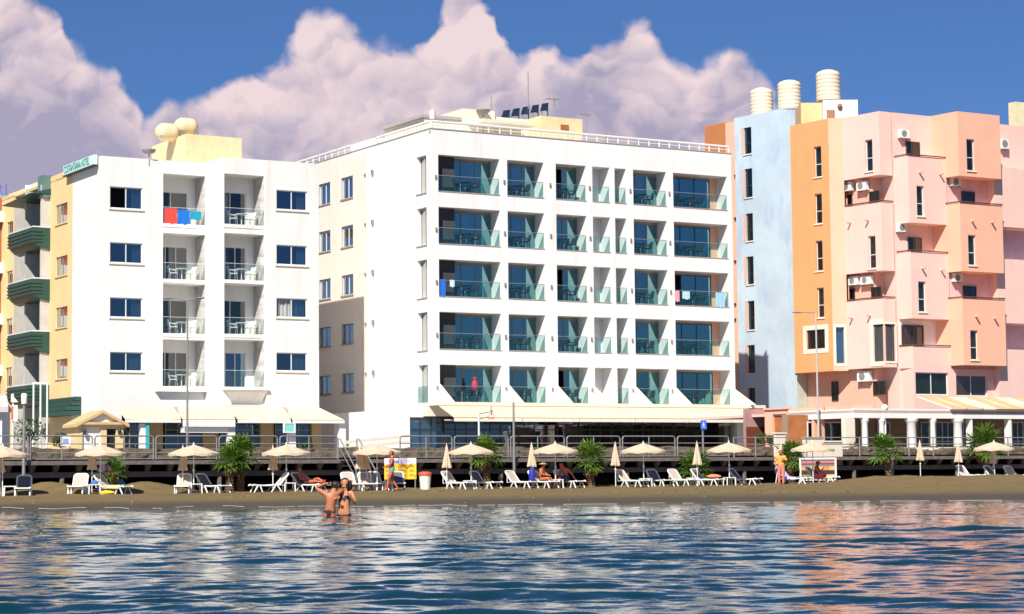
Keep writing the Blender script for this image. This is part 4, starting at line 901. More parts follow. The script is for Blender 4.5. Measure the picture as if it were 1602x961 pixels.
# roof blocks behind the orange column
def rblock(x0, x1, y0, dep, bk_, m, name, z0=None, Wl=None):
    Wl = Wl or Wall(p1297+bkv*dep, 0); a, b, _, z = Wl.rect(x0, x1, y0, y0+20); q_ = MB(); q_.wbox(Wl, a, b, zTop-.5 if z0 is None else z0, z, -bk_, 0); q_.build(name, m, pb); return Wl, a, b, z
w1 = rblock(1253, 1289, 161, 6, 3, M_yellow if 0 else mat('apricot_plaster', (.82, .55, .28), .8), 'roof_block')
w2 = rblock(1288, 1342, 156.5, 5, 4, M_white, 'roof_block')
q = MB(); r = w2[0].rect(1293, 1306, 172, 186); q.wbox(w2[0], *r, .004, .04); q.build('roof_door', mat('brown_door', (.38, .2, .12), .8), pb)
q = MB(); r = w2[0].rect(1311, 1316, 163, 170); q.ball(w2[0].pt((r[0]+r[1])/2, (r[2]+r[3])/2, .12), .18, 8, 6); q.build('wall_lamp', M_rust, pb)
wr_ = rblock(1589, 1660, 163, 3, .7, M_yellow if 0 else mat('cream_yellow_plaster', (.84, .74, .46), .8), 'roof_block', z0=zD-.5, Wl=Wall(dS+bkv*3, A))
# water tanks
def ribtank(px, x_half, y0, y1, Wl, dep, label):
    s_, z1 = Wl.hit(px, y0, -dep); z0 = Wl.hit(px, y1, -dep)[1]
    c = Wl.pt(s_, z0, -dep); rr = x_half*c[1]/F; h = z1-z0; prof = [(rr*.98, 0)]
    n_ = 7
    for i in range(n_):
        z = h*.9*i/n_; prof += [(rr*.97, z+.02), (rr, z+h*.03), (rr, z+h*.9/n_-.05)]
    prof += [(rr*.95, h*.9), (rr*.86, h*.95), (rr*.6, h*.985), (rr*.58, h), (.02, h)]
    q_ = MB(); q_.lathe(prof, c, 28); t_ = q_.build('water_tank', M_tank, None, True, origin=c); tag(t_, label, 'water tank', 'upright tanks on the right building'); return t_
ribtank(1191, 18, 139, 184, SBl, 1.2, 'ribbed cream tank on the blue tower, leftmost and lowest of three upright tanks')
ribtank(1234.5, 18.5, 127, 172, Wall(qb+bkv*1.2, 0), 1.2, 'ribbed cream tank, middle one of three upright roof tanks')
ribtank(1295, 19, 111, 158, w2[0], 1.3, 'ribbed cream tank on the white block, rightmost and highest of the upright tanks')
# balcony rails (brown tube along the parapets), brackets and air conditioners
q = MB()
def off_poly(poly, z, o=.12, w_=.045):
    pts_ = [(*p, z+.06) for p in poly]; q.tube([(p[0]+.0, p[1]-o*.5, p[2]) for p in pts_], w_, 6)
for poly, z in ((polyA, zA2), (polyA, zA4), (polyB, zB0), (polyB, zB2), (polyB, zB4), (polyC, zC2), (polyC, zC4)):
    q = MB(); off_poly(poly, z); q.build('balcony_rail', mat('rail_brown', (.12, .05, .035), .6), pb)
def bracket(Wl, x, y):
    s_, z = Wl.hit(x, y); q_ = MB(); q_.tube([Wl.pt(s_, z, .0), Wl.pt(s_, z, .35)], .07, 8); q_.build('spout', M_salmon, pb)
for Wl, x, y in ((SA, 1331, 349), (SA, 1359, 345), (SA, 1334, 498), (SA, 1362, 494), (FB, 1438, 270), (FB, 1470, 273), (FB, 1442, 420), (FB, 1472, 423), (FCs, 1520, 346), (FCs, 1551, 348), (FCs, 1526, 495), (FCs, 1555, 498)): bracket(Wl, x, y)
def ac(Wl, x0, x1, y0, y1, label):
    r = Wl.rect(x0, x1, y0, y1, .3); t_ = thing('air_conditioner', label, 'air conditioner', Wl.pt(r[0], r[2], .1), world=True)
    q_ = MB(); q_.wbox(Wl, *r, .08, .38); q_.build('casing', M_plas, t_)
    cx, cz = r[0]+(r[1]-r[0])*.4, (r[2]+r[3])/2; rr = (r[3]-r[2])*.4; q_ = MB(); ring = [Wl.pt(cx+rr*math.cos(k_*math.pi/8), cz+rr*math.sin(k_*math.pi/8), .386) for k_ in range(16)]
    q_.add(ring, [tuple(range(16))]); q_.build('fan_grille', M_fgrey, t_)
    q_ = MB(); q_.wbox(Wl, r[0]+.05, r[0]+.1, r[2]-.06, r[2], .0, .38); q_.wbox(Wl, r[1]-.1, r[1]-.05, r[2]-.06, r[2], .0, .38); q_.build('bracket', M_steel, t_)
ac(SAc, 1319, 1332, 285, 299, 'air conditioner under the highest left pink bay, left one of the pair')
ac(SAc, 1341, 1356, 284, 298, 'air conditioner under the highest left pink bay, right one of the pair')
ac(SAc, 1328, 1343, 433, 446, 'left air conditioner of the pair under the second left pink bay')
ac(SAc, 1347, 1363, 432, 445, 'right air conditioner of the pair under the second left pink bay')
ac(FA, 1408, 1422, 203, 216, 'air conditioner near the roof above the top small balcony')
ac(FA, 1405, 1418, 350, 363, 'air conditioner under the upper middle pink bay')
ac(FCc, 1489, 1503, 278, 291, 'air conditioner under the highest peach bay')
ac(FCc, 1492, 1505, 428, 441, 'air conditioner under the second peach bay')
ac(FD, 1567, 1577, 218, 233, 'air conditioner high on the set back wall at the right edge')
ac(SAc, 1342, 1361, 581, 597, 'air conditioner on the low salmon wall above the restaurant')

# ================================================================== RESTAURANT at the foot of the pink building
rk = at(1336, 640, 118.5)[:2]; RF = Wall(rk, A); rl = chain(rk, [(A2, 1234)], 640)[1]; RL_ = Seg(rl, rk); rl2 = chain(rl, [(A2, 1196)], 640)[1]
rs_ = thing('restaurant_building', 'low cream restaurant with white columns at the foot of the pink building', 'building', (rk[0], rk[1], GZ), world=True)
fz0, fz1 = RF.hit(1345, 654)[1], RF.hit(1345, 639)[1]
rE = RF.hit(1700, 640)[0]
q = MB(); q.wbox(RF, 0, rE, fz0, fz1, -.25, 0); q.wbox(RL_, 0, RL_.L, fz0, fz1-.03, -.25, 0); q.build('fascia', M_white, rs_)
q = MB(); q.prism([tuple(rk), tuple(rl), tuple(rl+bkv*9), tuple(np.array(RF.pt(rE, 0)[:2])+bkv*6), RF.pt(rE, 0)[:2]], fz1-.25, fz1-.1); q.build('roof', M_roofgrey if 0 else M_pink, rs_)
Wb = Wall(np.array(RF.O)+bkv*3.6, A); Wbl = Wall(rl+bkv*3.0, A)
q = MB(); q.wbox(Wb, -2, rE, 1.0, fz1-.26, -.3, 0); q.build('back_wall', mat('shaded_inner_wall', (.36, .25, .18), .8), rs_)  # wall colour darkened for the shade behind the columns
q = MB(); q.wbox(Wb, -1.8, 2.9, 1.8, fz1-.3, .004, .04); q.build('inner_wall', M_rust, rs_)
for i, (x0, x1, nm_) in enumerate(((1262, 1318, 2), (1346, 1352, 0), (1372, 1392, 1), (1440, 1458, 0), (1463, 1492, 2), (1506, 1519, 0), (1582, 1600, 1))):
    r = Wb.rect(x0, x1, 660, 704, .05); window(rs_, Wb, (r[0], r[1], max(r[2], 1.9), r[3]), .1, M_frame, M_glassd, mull=nm_, fw=.07, room=False, hbar=.3 if i > 3 else None, name='glass_door')
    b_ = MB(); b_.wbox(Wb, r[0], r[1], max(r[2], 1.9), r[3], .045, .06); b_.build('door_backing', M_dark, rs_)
def column(x0, x1, m=M_white, round_=True, Wl=RF, off=-.15, ytop=654):
    r = Wl.rect(x0, x1, ytop, 704, off); rr = (r[1]-r[0])/2; c = Wl.pt((r[0]+r[1])/2, 0, off); q_ = MB()
    if round_: q_.lathe([(rr*1.3, 1.2), (rr*1.3, 2.15), (rr, 2.2), (rr*.92, fz0-.3), (rr*1.15, fz0-.22), (rr*1.35, fz0-.12), (rr*1.35, fz0+.02)], (c[0], c[1], 0), 18)
    else: q_.wbox(Wl, r[0], r[1], 1.2, fz0+.02, off-.3, off+.1)
    q_.build('column', m, rs_, round_)
column(1322, 1336, M_cream, False); 
for x0, x1 in ((1349, 1357), (1376, 1383), (1420, 1432), (1456, 1463), (1493, 1504), (1517, 1520), (1577, 1581)): column(x0, x1, round_=x1-x0 > 5)
column(1281, 1284.5, M_peach, False, RL_); column(1272, 1276, M_peach, False, RL_)
# low terrace walls
q = MB(); q.wbox(RF, -3.5, rE, 1.4, 2.35, 1.2, 1.35); q.build('terrace_wall', M_cream, rs_)
tw = Wall(np.array(RF.O)+RF.n*3.5, A)
for x0, x1, y0 in ((1214, 1229, 679), (1259, 1288, 686), (1290, 1318, 692)):
    r = tw.rect(x0, x1, y0, 704); q = MB(); q.wbox(tw, r[0], r[1], 1.4, r[3], -.2, 0); q.wbox(tw, r[0]-.05, r[1]+.05, r[3], r[3]+.08, -.25, .05); q.build('terrace_wall', M_cream, rs_)
# left part: pink garden wall with rusty gates
gwl = Wall(rl2+bkv*1.0, A2); Wg = Seg(rl2, rl)
q = MB(); gz_ = Wg.hit(1215, 641)[1]; r = Wg.rect(1209, 1232, 648, 692); facade(q, Wg, 0, Wg.L, 1.0, gz_, [(r[0], r[1], 1.9, r[3], .2)]); q.wbox(Wg, 0, Wg.L, gz_, gz_+.1, -.3, .1); q.build('garden_wall', M_peach, rs_)
q = MB(); q.wbox(Wg, r[0], r[1], 1.9, r[3], -.2, -.15); q.build('gate', M_rust, rs_)
q = MB(); wl2 = Wall(rl2+bkv*1.5, A); z_ = wl2.hit(1180, 640)[1]; sq0 = wl2.hit(1166, 660)[0]; sq1 = wl2.hit(1200, 660)[0]; q.wbox(wl2, sq0, sq1, 1.0, z_, -.2, 0); q.build('garden_wall', mat('mauve_wall', (.45, .25, .24), .85), rs_)
q = MB(); q.wbox(wl2, sq0+.05, sq1-.05, 1.0, wl2.hit(1180, 668)[1], .004, .05); q.build('shutter', mat('rust_dark', (.16, .04, .02), .8), rs_)
q = MB(); tz = RF.hit(1345, 632)[1]; q.wbox(RL_, -2.5, RL_.L, fz1+.0, tz-.05, -1.7, -1.5); q.wbox(RF, 0, 4.0, fz1, tz-.05, -1.7, -1.5); q.build('parapet', M_peach, rs_)
# striped tan canopy
t = thing('tarpaulin_roof', 'tan striped tarpaulin roof above the restaurant fascia', 'awning', RF.pt(4, fz1, -.5), world=True)
a = RF.hit(1437, 622, -2.6)[0]; zc0, zc1 = fz1+.03, RF.hit(1500, 621, -2.6)[1]
n_ = 9; 
for i in range(n_):
    s0_, s1_ = a+(rE-a)*i/n_, a+(rE-a)*(i+1)/n_; q = MB(); vs = []
    for e in range(5):
        f_ = e/4; sg_ = -.10*math.sin(math.pi*f_); x_ = s0_+(s1_-s0_)*f_
        vs += [RF.pt(x_, zc1, -2.7), RF.pt(x_, (zc0+zc1)/2+sg_, -1.3), RF.pt(x_, zc0, .25)]
    q.add(vs, [f for e in range(4) for f in ((3*e, 3*e+3, 3*e+4, 3*e+1), (3*e+1, 3*e+4, 3*e+5, 3*e+2))]); q.build('canopy_cloth', M_awn if i % 3 == 2 else M_tarp, t)
q = MB(); 
for i in range(n_+1): x_ = a+(rE-a)*i/n_; q.tube([RF.pt(x_, zc1-.03, -2.7), RF.pt(x_, zc0-.03, .2)], .04, 6)
q.build('frame', M_frame, t)

# ================================================================== GROUND, BOARDWALK, BEACH, WATER
def grid_mesh(name, X, Y, Zf, m, smooth=True):
    ny, nx = X.shape; v = np.stack([X, Y, Zf], -1).reshape(-1, 3)
    idx = np.arange(nx*ny).reshape(ny, nx); f = np.stack([idx[:-1, :-1], idx[:-1, 1:], idx[1:, 1:], idx[1:, :-1]], -1).reshape(-1, 4)
    me = bpy.data.meshes.new(name); me.vertices.add(len(v)); me.vertices.foreach_set('co', v.ravel().astype(np.float32))
    me.loops.add(f.size); me.loops.foreach_set('vertex_index', f.ravel().astype(np.int32)); me.polygons.add(len(f))
    me.polygons.foreach_set('loop_start', np.arange(0, f.size, 4).astype(np.int32)); me.polygons.foreach_set('loop_total', np.full(len(f), 4, np.int32))
    me.update(calc_edges=True); me.validate(); me.polygons.foreach_set('use_smooth', np.full(len(f), smooth)); me.materials.append(m)
    o = bpy.data.objects.new(name, me); COL.objects.link(o); return o
# street level sheet reaching the horizon
g0 = B.pt(-1500, GZ-.02, -2.0); q = MB(); q.add([B.pt(-2500, GZ-.02, -2.2), B.pt(2500, GZ-.02, -2.2), B.pt(2500, GZ-.02, -4500), B.pt(-2500, GZ-.02, -4500)], [(0, 1, 2, 3)])
tag(q.build('ground', mat('paving', (.30, .28, .25), .9, .2, .8, .3, 10)), kind='structure')
q = MB(); q.add([B.pt(-200, GZ-.012, -10), B.pt(200, GZ-.012, -10), B.pt(200, GZ-.012, -16.5), B.pt(-200, GZ-.012, -16.5)], [(0, 1, 2, 3)]); tag(q.build('road', mat('asphalt', (.055, .055, .06), .9, .3, 2)), kind='structure')
# boardwalk: deck, edge, beams, posts
S0, S1 = -40, 62
bw_ = thing('boardwalk', 'dark raised boardwalk running along the back of the beach', 'boardwalk', B.pt(0, .4, 0), world=True)
q = MB(); q.wbox(B, S0, S1, 1.70, 1.83, -4.2, 0); q.build('deck', M_beam, bw_)
q = MB(); q.wbox(B, S0, S1, 1.66, 1.83, .003, .06); q.build('edge_beam', M_conc, bw_)
q = MB(); q.wbox(B, S0, S1, 1.13, 1.36, -.55, -.35); q.build('lower_beam', M_conc, bw_)
q = MB(); q.wbox(B, S0, S1, -.5, 1.69, -3.3, -3.2); q.build('under_deck_shade', M_black, bw_)  # black sheet painting the shade below the deck
q = MB(); q.add([B.pt(S0, .9, -1.4), B.pt(S1, .9, -1.4), B.pt(S1, .9, -3.3), B.pt(S0, .9, -3.3)], [(0, 1, 2, 3)]); q.wbox(B, S0, S1, -.3, .9, -1.5, -1.4); q.build('footing', M_black, bw_)  # coloured black so the shaded space under the deck stays dark
random.seed(5)
i = 0; s_ = S0+.5
while s_ < S1:
    q = MB(); q.add([B.pt(s_+dx, z, o) for dx, z, o in ((-.09, 1.36, -.42), (.09, 1.36, -.42), (.09, 1.36, -.5), (-.09, 1.36, -.5), (-.14, 1.69, -.15), (.14, 1.69, -.15), (.14, 1.69, -.5), (-.14, 1.69, -.5))], [(0, 1, 5, 4), (1, 2, 6, 5), (2, 3, 7, 6), (3, 0, 4, 7)]); q.build('bracket_post', M_conc, bw_)
    if i % 7 == 3:
        q = MB(); q.tube([B.pt(s_+.3, -.3, -.45), B.pt(s_+.3, 1.13, -.45)], .11, 10); q.build('pile', M_conc, bw_, True)
    s_ += 1.02; i += 1
# low rubble wall behind the walk
q = MB(); random.seed(9)
n_ = 330
Xs = np.linspace(S0, S1, 900); 
vs = []; rows_ = [(1.8, -3.9), (1.95, -3.85), (2.1, -3.9), (2.25, -3.95), (2.38, -4.05), (2.42, -4.4), (2.4, -4.8)]
rn = np.random.RandomState(4); 
def n1d(x, s): return np.interp(x, np.arange(-60, 60, s), rn.randn(len(np.arange(-60, 60, s))))
disp = [n1d(Xs, .35)*.05+n1d(Xs, .15)*.03 for _ in rows_]; disp2 = [n1d(Xs, .5)*.06 for _ in rows_]
P = np.zeros((len(rows_), len(Xs), 3))
for r_, (z, o) in enumerate(rows_):
    for c_, x in enumerate(Xs): P[r_, c_] = B.pt(x, z+disp2[r_][c_]*(z-1.8), o+disp[r_][c_])
rw = grid_mesh('rubble_wall', P[..., 0], P[..., 1], P[..., 2], M_stone, False); tag(rw, 'low mossy rubble stone wall behind the boardwalk railing', 'wall')

# railings of the boardwalk
rg = thing('boardwalk_railing', 'grey steel railing of round cornered panels along the boardwalk, left and middle stretch', 'railing', B.pt(0, 1.83, -.2), world=True)
edges = [-55, 46, 146.5, 242, 341, 436, 530]; ed2 = [624, 709, 797, 885, 972, 1058, 1142]
def panel(x0, x1, par):
    a = B.hit(x0+2, 700, -.2)[0]; b = B.hit(x1-2, 700, -.2)[0]; z0, z1 = 1.86, 2.88; q_ = MB(); r = .12
    path = [(a, z0), (a, z1-r), (a+r*.3, z1-r*.3), (a+r, z1), (b-r, z1), (b-r*.3, z1-r*.3), (b, z1-r), (b, z0)]
    q_.tube([B.pt(s, z, -.2) for s, z in path], .033, 8)
    for z in (z0+.3, z0+.68, z0+.04): q_.tube([B.pt(a, z, -.2), B.pt(b, z, -.2)], .022, 6)
    m_ = (a+b)/2; q_.tube([B.pt(m_, z0, -.2), B.pt(m_, z1, -.2)], .028, 6)
    q_.build('railing_panel', M_steel, par)
for e in (edges, ed2):
    for x0, x1 in zip(e[:-1], e[1:]): panel(x0, x1, rg)
rg2 = thing('terrace_railing', 'thin two bar railing with slim posts on the right stretch of the boardwalk', 'railing', B.pt(24, 1.83, -.2), world=True)
xs_ = [1148, 1182, 1262, 1345, 1422, 1460, 1518, 1577, 1640]
for x in xs_:
    s_ = B.hit(x, 700, -.2)[0]; q = MB(); q.tube([B.pt(s_, 1.8, -.2), B.pt(s_, 2.85, -.2)], .035, 8); q.build('post', M_steel, rg2)
for z in (2.47, 2.82): q = MB(); q.tube([B.pt(B.hit(xs_[0], 700, -.2)[0], z, -.2), B.pt(B.hit(xs_[-1], 700, -.2)[0], z, -.2)], .025, 6); q.build('rail_bar', M_fgrey, rg2)

# beach
xs = np.linspace(-75, 75, 420); t_ = np.linspace(0, 1, 170); X, T = np.meshgrid(xs, t_)
Yend = np.array([B.O[1]+x*math.tan(R(A)) for x in xs])+3.2
Ys = shore(xs)-6; Y = Ys[None, :]+(np.maximum(Yend, Ys+8)-Ys)[None, :]*T
Zs = sandz(X, Y)+mounds(X, Y)
rn = np.random.RandomState(2)
def vnoise(x, y, s, seed):
    r_ = np.random.RandomState(seed).rand(256, 256); u = x/s+50; v = y/s+50; i = np.floor(u).astype(int); j = np.floor(v).astype(int); a = u-i; b = v-j; a = a*a*(3-2*a); b = b*b*(3-2*b)
    g = lambda p, q_: r_[p % 256, q_ % 256]
    return (g(i, j)*(1-a)+g(i+1, j)*a)*(1-b)+(g(i, j+1)*(1-a)+g(i+1, j+1)*a)*b
dry = np.clip((Y-shore(X)-5)/6, 0, 1)
Zs = Zs+dry*(vnoise(X, Y, 1.4, 1)*.09+vnoise(X, Y, .5, 3)*.085-.085)+(vnoise(X, Y, 5, 5)-.5)*.05
msand = mat('sand', (.175, .122, .044), .95, .22, 1.6, .7, 9); nts = msand.node_tree
# wetness: darker near the shoreline (world height of the sheet)
bs = nts.nodes['Principled BSDF']; geo = nts.nodes.new('ShaderNodeNewGeometry'); sx = nts.nodes.new('ShaderNodeSeparateXYZ'); nts.links.new(geo.outputs['Position'], sx.inputs[0])
mr = nts.nodes.new('ShaderNodeMapRange'); mr.inputs[1].default_value = .16; mr.inputs[2].default_value = .30; nts.links.new(sx.outputs[2], mr.inputs[0])
mxs = nts.nodes.new('ShaderNodeMix'); mxs.data_type = 'RGBA'; src = bs.inputs['Base Color'].links[0].from_socket; nts.links.new(mr.outputs[0], mxs.inputs[0]); mxs.inputs['A'].default_value = (.070, .056, .034, 1); nts.links.new(src, mxs.inputs['B']); nts.links.new(mxs.outputs['Result'], bs.inputs['Base Color'])
rr_ = nts.nodes.new('ShaderNodeMapRange'); rr_.inputs[1].default_value = .0; rr_.inputs[2].default_value = .2; rr_.inputs[3].default_value = .45; rr_.inputs[4].default_value = .95; nts.links.new(sx.outputs[2], rr_.inputs[0]); nts.links.new(rr_.outputs[0], bs.inputs['Roughness'])
tag(grid_mesh('beach_sand', X, Y, Zs, msand), kind='structure')

# sea foam and debris along the waterline
q = MB(); rf = random.Random(6); x = -22.0
while x < 26:
    L_3 = rf.uniform(.3, 2.2); n_3 = max(3, int(L_3/.15)); y0_ = float(shore(np.array(x)))+rf.uniform(-.5, 1.2); vs = []
    for i in range(n_3+1):
        xx_ = x+L_3*i/n_3; yy_ = float(shore(np.array(xx_)))+.8+.25*math.sin(xx_*1.7)+.12*math.sin(xx_*5)+(y0_-float(shore(np.array(x))))*.3; w3 = .10*math.sin(math.pi*i/n_3)*rf.uniform(.4, 1.2)+.005
        zz = max(sz(xx_, yy_), .012)+.012; vs += [(xx_, yy_-w3, zz), (xx_, yy_+w3, zz+.01)]
    q.add(vs, [(2*i, 2*i+2, 2*i+3, 2*i+1) for i in range(n_3)]); x += L_3+rf.uniform(.0, 1.0)
tag(q.build('sea_foam', mat('foam', (.62, .60, .54), .6)), kind='stuff')
for nm_4, cc_, k4 in (('pebbles', (.06, .045, .03), 420), ('shell_debris', (.36, .29, .18), 160)):
    q = MB()
    for i in range(k4):
        px_ = rf.uniform(-10, 1612); x, y = bpt(px_, rf.uniform(3.0, 26))[:2]
        if y < float(shore(np.array(x)))+1.0: continue
        q.ball((x, y, sz(x, y)+.0), (rf.uniform(.015, .05), rf.uniform(.015, .04), rf.uniform(.01, .02)), 6, 4)
    tag(q.build(nm_4, mat(nm_4+'_mat', cc_, .9)), kind='stuff')
# sea
def tgrid():
    a = np.linspace(-.29, .29, 560); e = np.linspace(.3, 1.6, 26); return np.concatenate([-e[::-1], a, e])
ta = tgrid(); ys = [-60, -30, -10, 0, 4, 7]
y = 9.0
while y < 76: ys.append(y); y += max(.035, min(.20, y*y/9500))
ys = np.array(ys); TX, YY = np.meshgrid(ta, ys); XX = TX*np.maximum(YY, 12)
rn = np.random.RandomState(12); H = np.zeros_like(XX); DX = np.zeros_like(XX)
amp_env = .35+1.3*vnoise(XX, YY*1.6, 5, 21)*.75+.35*vnoise(XX, YY*2, 2.1, 27)
for i in range(64):
    lam = .22*(10 ** (i/63.0)); k_ = 2*math.pi/lam; th = R(90)+rn.randn()*R(15 if lam > 1.0 else 25); ph = rn.rand()*6.28
    am = .0028*lam**1.0*(.5+1.0*rn.rand())
    fade = 1.0
    H += am*np.sin(k_*(XX*math.cos(th)+YY*math.sin(th))+ph+1.5*np.sin(.31*XX+i))*fade
H *= amp_env
H *= np.clip((shore(XX)-YY)/14, .12, 1)
H = H+.25*np.maximum(H, 0)**1.0*0
wm = bpy.data.materials.new('sea_water'); wm.use_nodes = True; nw = wm.node_tree; bw2 = nw.nodes['Principled BSDF']
bw2.inputs['Base Color'].default_value = (.003, .030, .045, 1); bw2.inputs['Roughness'].default_value = .04; bw2.inputs['IOR'].default_value = 1.34; bw2.inputs['Specular IOR Level'].default_value = .55
tcw = nw.nodes.new('ShaderNodeTexCoord'); mpw = nw.nodes.new('ShaderNodeMapping'); mpw.inputs['Scale'].default_value = (1, 1.8, 1); nw.links.new(tcw.outputs['Object'], mpw.inputs[0])
nz = nw.nodes.new('ShaderNodeTexNoise'); nz.inputs['Scale'].default_value = 4.5; nz.inputs['Detail'].default_value = 3; nw.links.new(mpw.outputs[0], nz.inputs['Vector'])
bpw = nw.nodes.new('ShaderNodeBump'); bpw.inputs['Strength'].default_value = .35; bpw.inputs['Distance'].default_value = .02; nw.links.new(nz.outputs['Fac'], bpw.inputs['Height']); nw.links.new(bpw.outputs[0], bw2.inputs['Normal'])
sea = grid_mesh('sea_water', XX, YY, H, wm); tag(sea, kind='structure')
# distant flat sea behind the viewer so that the glass has something to mirror
q = MB(); q.add([(-3000, -60, -.05), (3000, -60, -.05), (3000, -4000, -.05), (-3000, -4000, -.05)], [(0, 1, 2, 3)]); tag(q.build('open_sea', wm), kind='structure')

# ================================================================== BEACH FURNITURE
def gpt(px, off):
    p = bpt(px, off); return (p[0], p[1], sz(p[0], p[1]))
HEAD = R(A-90)                    # beds face the sea
def make_bed(m):
    t = thing('sun_lounger', 'x', 'sun lounger')
    q = MB()
    for y in (-.31, .31): q.tube([(-.35, y, .34), (.3, y, .31), (.80, y, .33), (.93, y, .36), (.98, y, .30)], .035, 8)
    for x in (-.30, .95): q.tube([(x, -.31, .33), (x, .31, .33)], .03, 8)
    q.build('frame', M_bed, t, True)
    q = MB(); n_ = 6; vs = []
    for i in range(n_+1):
        x = -.32+1.24*i/n_; z = .325-.035*math.sin(math.pi*i/n_)
        vs += [(x, -.28, z), (x, .28, z), (x, -.28, z-.015), (x, .28, z-.015)]
    q.add(vs, [f for i in range(n_) for f in ((4*i, 4*i+4, 4*i+5, 4*i+1), (4*i+2, 4*i+3, 4*i+7, 4*i+6))]); q.build('seat', m, t)
    a_ = R(50); L = .68; bx, bz = -L*math.cos(a_), L*math.sin(a_)
    def bp_(u, v, o=0): return (-.33+bx*u-o*math.sin(a_), v, .34+bz*u-o*math.cos(a_))
    q = MB(); q.tube([bp_(0, -.30), bp_(.85, -.30), bp_(.97, -.26), bp_(1.02, -.17), bp_(1.02, .17), bp_(.97, .26), bp_(.85, .30), bp_(0, .30)], .04, 8); q.tube([bp_(.7, -.28), (-.62, -.28, .30), (-.35, -.28, .33)], .022, 6); q.tube([bp_(.7, .28), (-.62, .28, .30), (-.35, .28, .33)], .022, 6); q.build('backrest_frame', M_bed, t, True)
    q = MB(); q.add([bp_(.02, -.28), bp_(.02, .28), bp_(.9, .28), bp_(.99, .2), bp_(.99, -.2), bp_(.9, -.28), bp_(.02, -.28, .012), bp_(.02, .28, .012), bp_(.9, .28, .012), bp_(.99, .2, .012), bp_(.99, -.2, .012), bp_(.9, -.28, .012)], [(0, 1, 2, 3, 4, 5), (11, 10, 9, 8, 7, 6)]); q.build('backrest', m, t)
    for x0, x1 in ((-.2, -.42), (-.12, .08), (.62, .5), (.72, .9)):
        for y in (-.3, .3):
            q = MB(); q.tube([(x0, y, .32), (x1, y*1.03, 0)], [.04, .03], 8); q.build('leg', M_bed, t, True)
    return t
bedB, bedS = make_bed(M_beige), make_bed(M_slate)
GB = 'sun loungers along the beach'
beds = [(37, 5.2, -80, 'S', 'slate grey lounger beside the side table at the left edge of the beach'),
 (123, 4.8, -88, 'B', 'beige lounger left of the bending woman in the purple shirt'),
 (174, 5.0, -30, 'B', 'beige lounger with a yellow towel hanging over its side'),
 (287, 5.0, -86, 'B', 'beige upright lounger left of the twin palms, beside a closed parasol'),
 (331, 5.0, -40, 'S', 'slate grey lounger just left of the twin palm trunks'),
 (424, 4.8, 205, 'B', 'beige lounger turned to the left, behind the dark bag on the sand'),
 (481, 4.8, -35, 'S', 'slate grey lounger with a red-skinned person lying on it'),
 (549, 4.6, -70, 'B', 'beige lounger partly hidden behind the couple in the water'),
 (574, 4.6, -75, 'B', 'beige lounger right of the couple in the water, front one of two'),
 (590, 4.0, -70, 'B', 'beige lounger standing close beside the woman walking, rear one of two'),
 (622, 4.2, -85, 'S', 'slate grey lounger directly behind the woman walking in a bikini'),
 (714, 4.4, -42, 'B', 'beige lounger right of the white litter bin'),
 (757, 4.2, -45, 'S', 'slate grey empty lounger in front of the palm beside the red road sign'),
 (814, 4.2, -42, 'B', 'beige empty lounger left of the woman in the straw hat'),
 (848, 4.4, -50, 'B', 'lounger under the woman in the straw hat'),
 (888, 4.2, -48, 'B', 'lounger under the sunburnt man in dark shorts'),
 (987, 4.4, -42, 'B', 'beige lounger right of the palm with the thick short trunk'),
 (1031, 4.4, -60, 'S', 'slate grey lounger with lower backrest between two beige loungers'),
 (1066, 4.2, -52, 'B', 'beige lounger left of the lounger with the coral towel'),
 (1104, 4.0, -38, 'S', 'slate grey lounger carrying a folded coral towel'),
 (1163, 4.0, -36, 'S', 'slate grey empty lounger left of the standing woman in orange'),
 (1240, 4.2, -34, 'B', 'lounger with a lilac towel spread over its backrest'),
 (1284, 4.0, -32, 'B', 'lounger under the seated woman with the pink wrap'),
 (1517, 4.2, -55, 'B', 'beige lounger half hidden by sand, right of the closed parasol'),
 (1560, 4.4, -50, 'S', 'slate grey lounger half hidden by sand at the foot of the leaning palm'),
 (1590, 4.8, -60, 'B', 'beige lounger at the right edge of the beach')]
for px, off, a_, k_, lab in beds:
    place(bedB if k_ == 'B' else bedS, USED, gpt(px, off), R(a_), lab, GB, .91)
def side_table():
    t = thing('side_table', 'x', 'side table'); q = MB(); q.box(-.24, .24, -.22, .22, .36, .40); q.build('tabletop', M_bed, t)
    for x in (-.21, .21):
        for y in (-.19, .19): q = MB(); q.tube([(x, y, .37), (x*1.08, y*1.08, 0)], .03, 8); q.build('leg', M_bed, t)
    return t
stb = side_table()
for px, off, lab in ((15, 5.4, 'white side table at the left edge of the beach'), (147, 5.0, 'white side table between the beige lounger and the bending woman'), (306, 5.2, 'white side table under the open parasol left of the twin palms'), (452, 5.0, 'white side table between two loungers left of the couple'), (604, 4.6, 'white side table right of the two beige loungers by the woman walking'), (735, 4.8, 'white side table under the parasol right of the litter bin'), (871, 4.7, 'white side table between the straw hat woman and the sunburnt man'), (1010, 4.7, 'white side table left of the low slate lounger'), (1084, 4.5, 'white side table left of the lounger with the coral towel'), (1141, 4.5, 'white side table under the parasol left of the standing woman')):
    place(stb, USED, gpt(px, off), R(A-10), lab, 'side tables on the beach')

